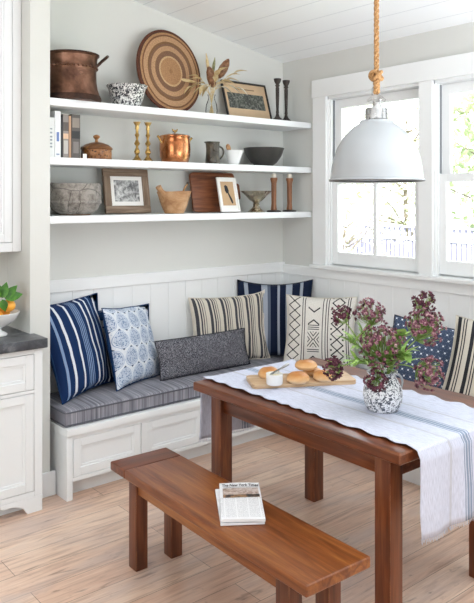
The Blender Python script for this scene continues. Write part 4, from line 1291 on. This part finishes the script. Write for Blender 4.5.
b = lathe([(0, 0), (.048, 0), (.050, .004), (.048, .05), (.045, .10), (.046, .14), (.050, .152), (.047, .152), (.042, .14), (.041, .1), (.045, .01), (0, .01)], 36)
for v in b.verts:
    if v.co.z > .135 and v.co.x < -.03: v.co.x -= .014 * (v.co.z - .135) / .017
obj('body', b, PITCH_CER, PT)
obj('handle', tube(bez((.045, -.0, .122), (.095, -.02, .13), (.09, -.02, .045), (.047, 0, .035), 14), .006, 8), PITCH_CER, PT)
o = obj('conical_bowl', lathe([(0, 0), (.030, 0), (.034, .006), (.05, .05), (.068, .098), (.071, .105), (.067, .104), (.047, .05), (.028, .012), (0, .01)], 36), PORC, loc=(3.115, 3.80, Z2)); tag(o, 'white conical mortar bowl beside the dark pitcher', 'bowl')
WS = thing('wooden_spoon', 'pale wooden spoon standing in the white conical bowl', 'spoon', (3.115, 3.80, Z2 + .012), (0, R(-24), 0))
obj('handle', tube([(0, 0, .003), (0, 0, .05), (0, 0, .10)], [.004, .005, .006], 8), SPOONW, WS)
b = lathe([(0, .09), (.012, .095), (.019, .115), (.019, .13), (.012, .145), (0, .15)], 20, sy=.4); obj('bowl', b, SPOONW, WS)
o = obj('black_bowl', lathe([(0, 0), (.060, 0), (.064, .006), (.095, .03), (.128, .075), (.147, .125), (.150, .135), (.146, .136), (.124, .078), (.09, .036), (.05, .014), (0, .012)], 56), BLACK_CER, loc=(3.41, 3.812, Z2)); tag(o, 'wide black stoneware bowl at the right of the middle shelf', 'bowl')

# --- bottom shelf
SB = thing('weathered_bowl', 'big grey weathered wooden bowl at the left of the lowest shelf', 'bowl', (1.900, 3.812, Z3))
b = lathe([(0, 0), (.075, 0), (.10, .008), (.135, .035), (.153, .08), (.157, .13), (.153, .180), (.149, .188), (.141, .186), (.143, .13), (.135, .07), (.09, .025), (0, .018)], 56)
for v in b.verts:
    k = 1 + .02 * mnoise.noise(v.co * 14); v.co.x *= k; v.co.y *= k; v.co.z += .004 * mnoise.noise(v.co * 9 + Vector((5, 0, 0))) * (1 if v.co.z > .02 else 0)
obj('body', b, STONE, SB)
obj('carved_ridge', lathe([(.1515, .066), (.1565, .070), (.1575, .076), (.1565, .082), (.154, .086)], 56), STONE, SB)
obj('foot', lathe([(.078, .0005), (.088, .001), (.095, .005), (.085, .006)], 40), WOODBOX, SB)
framed('framed_photograph', 'barn wood frame with a black and white photograph on the lowest shelf', .335, .285, .048, .022, (2.292, 3.862, Z3 + .003), (R(-9), 0, R(2)), (FRAMEW, FRAMEV),
       [('mat_board', -.122, .122, .046, .240, -.012, MATWHITE), ('photograph', -.092, .092, .075, .212, -.0135, BWPHOTO)])
DB = thing('wooden_bowl', 'pale burl wood bowl with a rounded side lug on the lowest shelf', 'bowl', (2.600, 3.79, Z3))
b = lathe([(0, 0), (.062, 0), (.068, .004), (.092, .06), (.112, .125), (.120, .146), (.114, .146), (.088, .065), (.06, .02), (0, .016)], 44, sy=.85)
for v in b.verts: v.co.z += .006 * mnoise.noise(v.co * 10) * (v.co.z > .1)
obj('body', b, BURL, DB)
obj('lug', tube([(-.095, -.03, .13), (-.118, -.035, .142), (-.138, -.038, .158), (-.150, -.04, .175)], [.016, .015, .018, .019], 10), BURL, DB)
SL = thing('wooden_ladle', 'thin curved wooden ladle with dark tip leaning in the burl bowl', 'ladle', (2.62, 3.79, Z3 + .03))
obj('handle', tube(bez((0, 0, .0), (.035, -.0, .07), (.05, 0, .13), (.088, 0, .165), 12), [.006] * 13, 8), GOLDWOOD, SL)
obj('tip', tube([(.085, 0, .162), (.092, 0, .170), (.098, 0, .172)], [.006, .009, .006], 8), IRON, SL)
CB = thing('cutting_board', 'walnut cutting board with handle leaning on the wall of the lowest shelf', 'cutting board', (3.015, 3.875, Z3 + .002), (R(-10), 0, 0))
b = box((-.205, -.02, 0), (.185, 0, .28))
ve = [e for e in b.edges if abs(e.verts[0].co.y - e.verts[1].co.y) > .01]; bmesh.ops.bevel(b, geom=ve, offset=.028, segments=5, affect='EDGES', profile=.5)
obj('board', bev_all(b, .003, 2, 50), CUTTER, CB)
b = box((.183, -.019, .085), (.225, -.001, .205)); ve = [e for e in b.edges if abs(e.verts[0].co.y - e.verts[1].co.y) > .01 and e.verts[0].co.x > .2]
bmesh.ops.bevel(b, geom=ve, offset=.02, segments=4, affect='EDGES', profile=.5); obj('handle', bev_all(b, .003, 2, 50), CUTTER, CB)
framed('small_print', 'small white framed print of a utensil in front of the walnut board', .172, .245, .010, .016, (3.052, 3.765, Z3 + .004), (R(-13), 0, R(2)), (WHITEF, WHITEF),
       [('mat_board', -.077, .077, .009, .236, -.008, MATWHITE), ('print', -.058, .058, .045, .215, -.0095, TANPAPER)])
sp_ = [o for o in bpy.data.objects if o.name == 'small_print'][0]
b = bmesh.new(); add_prism(b, [(-.014, .13), (-.026, .15), (-.028, .185), (-.012, .19), (.0, .18), (.008, .15), (.004, .135)], -.011, -.0096, 'xz'); add_prism(b, [(-.006, .133), (.004, .137), (.030, .085), (.034, .062), (.026, .058), (.018, .07)], -.0111, -.0097, 'xz')
obj('printed_spoon', b, INK, sp_, smooth=False)
CM = thing('silver_compote', 'tarnished silver footed dish with flared fluted bowl on the lowest shelf', 'dish', (3.285, 3.755, Z3))
b = lathe([(0, 0), (.058, 0), (.060, .004), (.050, .010), (.036, .022), (.026, .036), (.020, .048), (.026, .056), (.020, .064), (.028, .074), (.05, .088), (.075, .12), (.105, .148), (.113, .152), (.104, .151), (.07, .122), (.045, .095), (0, .08)], 64)
for v in b.verts:
    a = math.atan2(v.co.y, v.co.x); k = 1 + .035 * math.sin(a * 14) * (1 if v.co.z > .09 or v.co.z < .03 else .3); v.co.x *= k; v.co.y *= k
obj('body', b, SILVER, CM)
WC = thing('bobbin_candle_holder', 'wooden bobbin candle holder with ivory candle, left of the pair on the lowest shelf', 'candle holder', (3.447, 3.745, Z3), 0, 'wooden candle holders on the lowest shelf')
obj('base_plate', lathe([(0, 0), (.050, 0), (.052, .004), (.050, .010), (.03, .013), (0, .013)], 32), IRON, WC)
obj('column', lathe([(.018, .012), (.023, .016), (.021, .03), (.018, .06), (.019, .14), (.019, .205), (.023, .225), (.026, .235), (.026, .248), (.018, .250), (0, .25)], 24), STICKW, WC)
obj('candle', lathe([(.016, .249), (.017, .270), (.015, .279), (.004, .281), (0, .281)], 20), WAX, WC)
dup(WC, 'wooden bobbin candle holder with ivory candle, right of the pair on the lowest shelf', (3.605, 3.745, Z3))

# ------------------------------------------------------------------ outdoors
o = struct('ground', box((3.95, -8, -.5), (24, 22, -.32)), leaf_mat('lawn', '#8aa06a', '#a9b98a', '#c3cda8', 3))
FW = plain('weathered_fence_wood', '#85829a', .9, scale=4, var=.12)
FN = thing('garden_fence', 'pale weathered board fence with lattice top beyond the windows', 'fence', (7.8, 6.0, -.32))
b = bmesh.new(); y = -4.5
rn = random.Random(11)
while y < 5.5:
    add_box(b, (-.012, y, .0), (.012, y + .058, 1.40 + rn.uniform(-.006, .006)), 0); y += .074
obj('board_panel', b, FW, FN, smooth=False)
b = bmesh.new()
add_box(b, (-.03, -4.5, 1.41), (.03, 5.5, 1.45)); add_box(b, (-.035, -4.5, 1.57), (.035, 5.5, 1.60))
y = -4.5
while y < 5.5:
    add_box(b, (-.01, y, 1.44), (.01, y + .035, 1.58)); y += .085
obj('lattice_top', b, FW, FN, smooth=False)
for k in range(6): obj('post', box((-.05, -4.5 + 2 * k - .05, 0), (.05, -4.5 + 2 * k + .05, 1.64), .006), FW, FN)
def tree(lab, loc, h, r, nleaf, seed, mats, trunk=.06, leaf=.09, name='garden_tree', low=.35):
    rnd = random.Random(seed); t = thing(name, lab, 'tree', loc, 0, 'trees outside the windows')
    b = bmesh.new(); add_tube(b, [(0, 0, 0), (.03, .02, h * .3), (-.02, .05, h * .6), (.02, 0, h * .85)], [trunk, trunk * .8, trunk * .5, trunk * .2], 8)
    tips = []
    for k in range(16):
        z0 = h * rnd.uniform(.25, .75); a = rnd.random() * 6.28; L = r * rnd.uniform(.6, 1.0)
        e = Vector((L * math.cos(a), L * math.sin(a), z0 + h * rnd.uniform(.0, .25)))
        add_tube(b, [(0, 0, z0), Vector((0, 0, z0)).lerp(e, .5) + Vector((0, 0, .06)), e], [trunk * .4, trunk * .22, trunk * .08], 5); tips.append(e)
    obj('trunk', b, BARK, t)
    b = bmesh.new()
    for k in range(nleaf):
        v = Vector((rnd.gauss(0, 1), rnd.gauss(0, 1), rnd.gauss(0, 1))).normalized() * (rnd.random() ** .45)
        p = Vector((v.x * r, v.y * r, h * (low + 1) / 2 + v.z * h * (1 - low) / 2))
        p += Vector((mnoise.noise(p * 2.2), mnoise.noise(p * 2.2 + Vector((9, 0, 0))), 0)) * .25
        q = Matrix.Translation(p) @ Matrix.Rotation(rnd.random() * 6.28, 4, Vector((rnd.gauss(0, 1), rnd.gauss(0, 1), rnd.gauss(0, 1))).normalized())
        s = leaf * rnd.uniform(.6, 1.2)
        b.faces.new([b.verts.new(q @ Vector(c)) for c in ((-s, 0, 0), (0, -s * .45, 0), (s, 0, 0), (0, s * .45, 0))])
    obj('foliage', b, mats, t, smooth=False, fixn=False)
PALE = leaf_mat('pale_sunlit_leaf', '#b9bf9a', '#d8dbc4', '#eeeee2', 2)
MIDG = leaf_mat('mid_green_leaf', '#7f8f66', '#aebb94', '#d6dcc2', 2)
tree('pale sunlit tree behind the fence in the left window', (10.2, 7.6, -.32), 4.2, 1.7, 2200, 1, PALE, low=.3)
tree('loose pale tree left of the pendant lamp outside', (9.4, 9.6, -.32), 4.6, 1.6, 2000, 2, PALE, low=.3)
tree('green leafy tree seen in the right window', (8.9, 5.0, -.32), 4.4, 1.2, 2200, 3, MIDG, low=.3)
tree('taller green tree further right outside', (9.8, 3.6, -.32), 5.0, 1.5, 2200, 4, MIDG, low=.25)
tree('leggy white barked shrub in front of the fence', (6.9, 6.1, -.32), 2.2, .8, 420, 5, PALE, trunk=.035, leaf=.05, name='garden_shrub', low=.4)

# ------------------------------------------------------------------ lights, world, camera
W = bpy.data.worlds.new('World'); SC.world = W; W.use_nodes = True
bg = W.node_tree.nodes['Background']; bg.inputs[0].default_value = (.88, .945, 1, 1); bg.inputs[1].default_value = 4.0
def area(name, loc, target, sx, sy, power, col=(1, 1, 1)):
    L = bpy.data.lights.new(name, 'AREA'); L.shape = 'RECTANGLE'; L.size = sx; L.size_y = sy; L.energy = power; L.color = col
    o = bpy.data.objects.new(name, L); C.objects.link(o); o.location = loc
    o.rotation_euler = (Vector(target) - Vector(loc)).to_track_quat('-Z', 'Y').to_euler(); return o
area('left_fill', (-4.3, .4, 1.9), (2.4, 2.8, 1.2), 5.0, 2.4, 140, (.93, .965, 1))  # added fill lamp from the left, no door stands behind it
area('overhead_fill', (1.3, .7, 3.02), (1.3, .7001, 0), 3.0, 3.6, 20, (.92, .96, 1))  # added downward fill; the ceiling has no opening here
area('rear_fill', (1.2, -4.9, 1.8), (2.2, 3.0, 1.4), 5.0, 2.4, 24, (.91, .955, 1))  # added fill from behind the camera; the front wall has no window
area('upward_fill', (2.6, .05, 1.35), (2.55, .25, 3.2), 1.9, 1.8, 92, (.87, .935, 1))  # added unseen fill aimed up to brighten the ceiling, not a fixture
s = bpy.data.lights.new('sun', 'SUN'); s.energy = 9; s.angle = R(2); s.color = (1, .97, .92)
so = bpy.data.objects.new('sun', s); C.objects.link(so); so.rotation_euler = Vector((.62, .3, -.75)).to_track_quat('-Z', 'Y').to_euler(); so.location = (-6, -4, 9)

cam = bpy.data.cameras.new('camera'); co = bpy.data.objects.new('camera', cam); C.objects.link(co)
co.location = (0, 0, EYE); co.rotation_euler = (R(90), 0, R(-39.6))
cam.sensor_fit = 'HORIZONTAL'; cam.sensor_width = 36; cam.lens = F / 474 * 36; cam.shift_y = -(301.5 - HZ) / 474
cam.clip_start = .05; cam.clip_end = 100
SC.camera = co
SC.view_settings.view_transform = 'Standard'; SC.view_settings.look = 'None'
SC.view_settings.exposure = 0.36
SC.cycles.use_denoising = True
SC.cycles.max_bounces = 10; SC.cycles.diffuse_bounces = 5; SC.cycles.transparent_max_bounces = 12
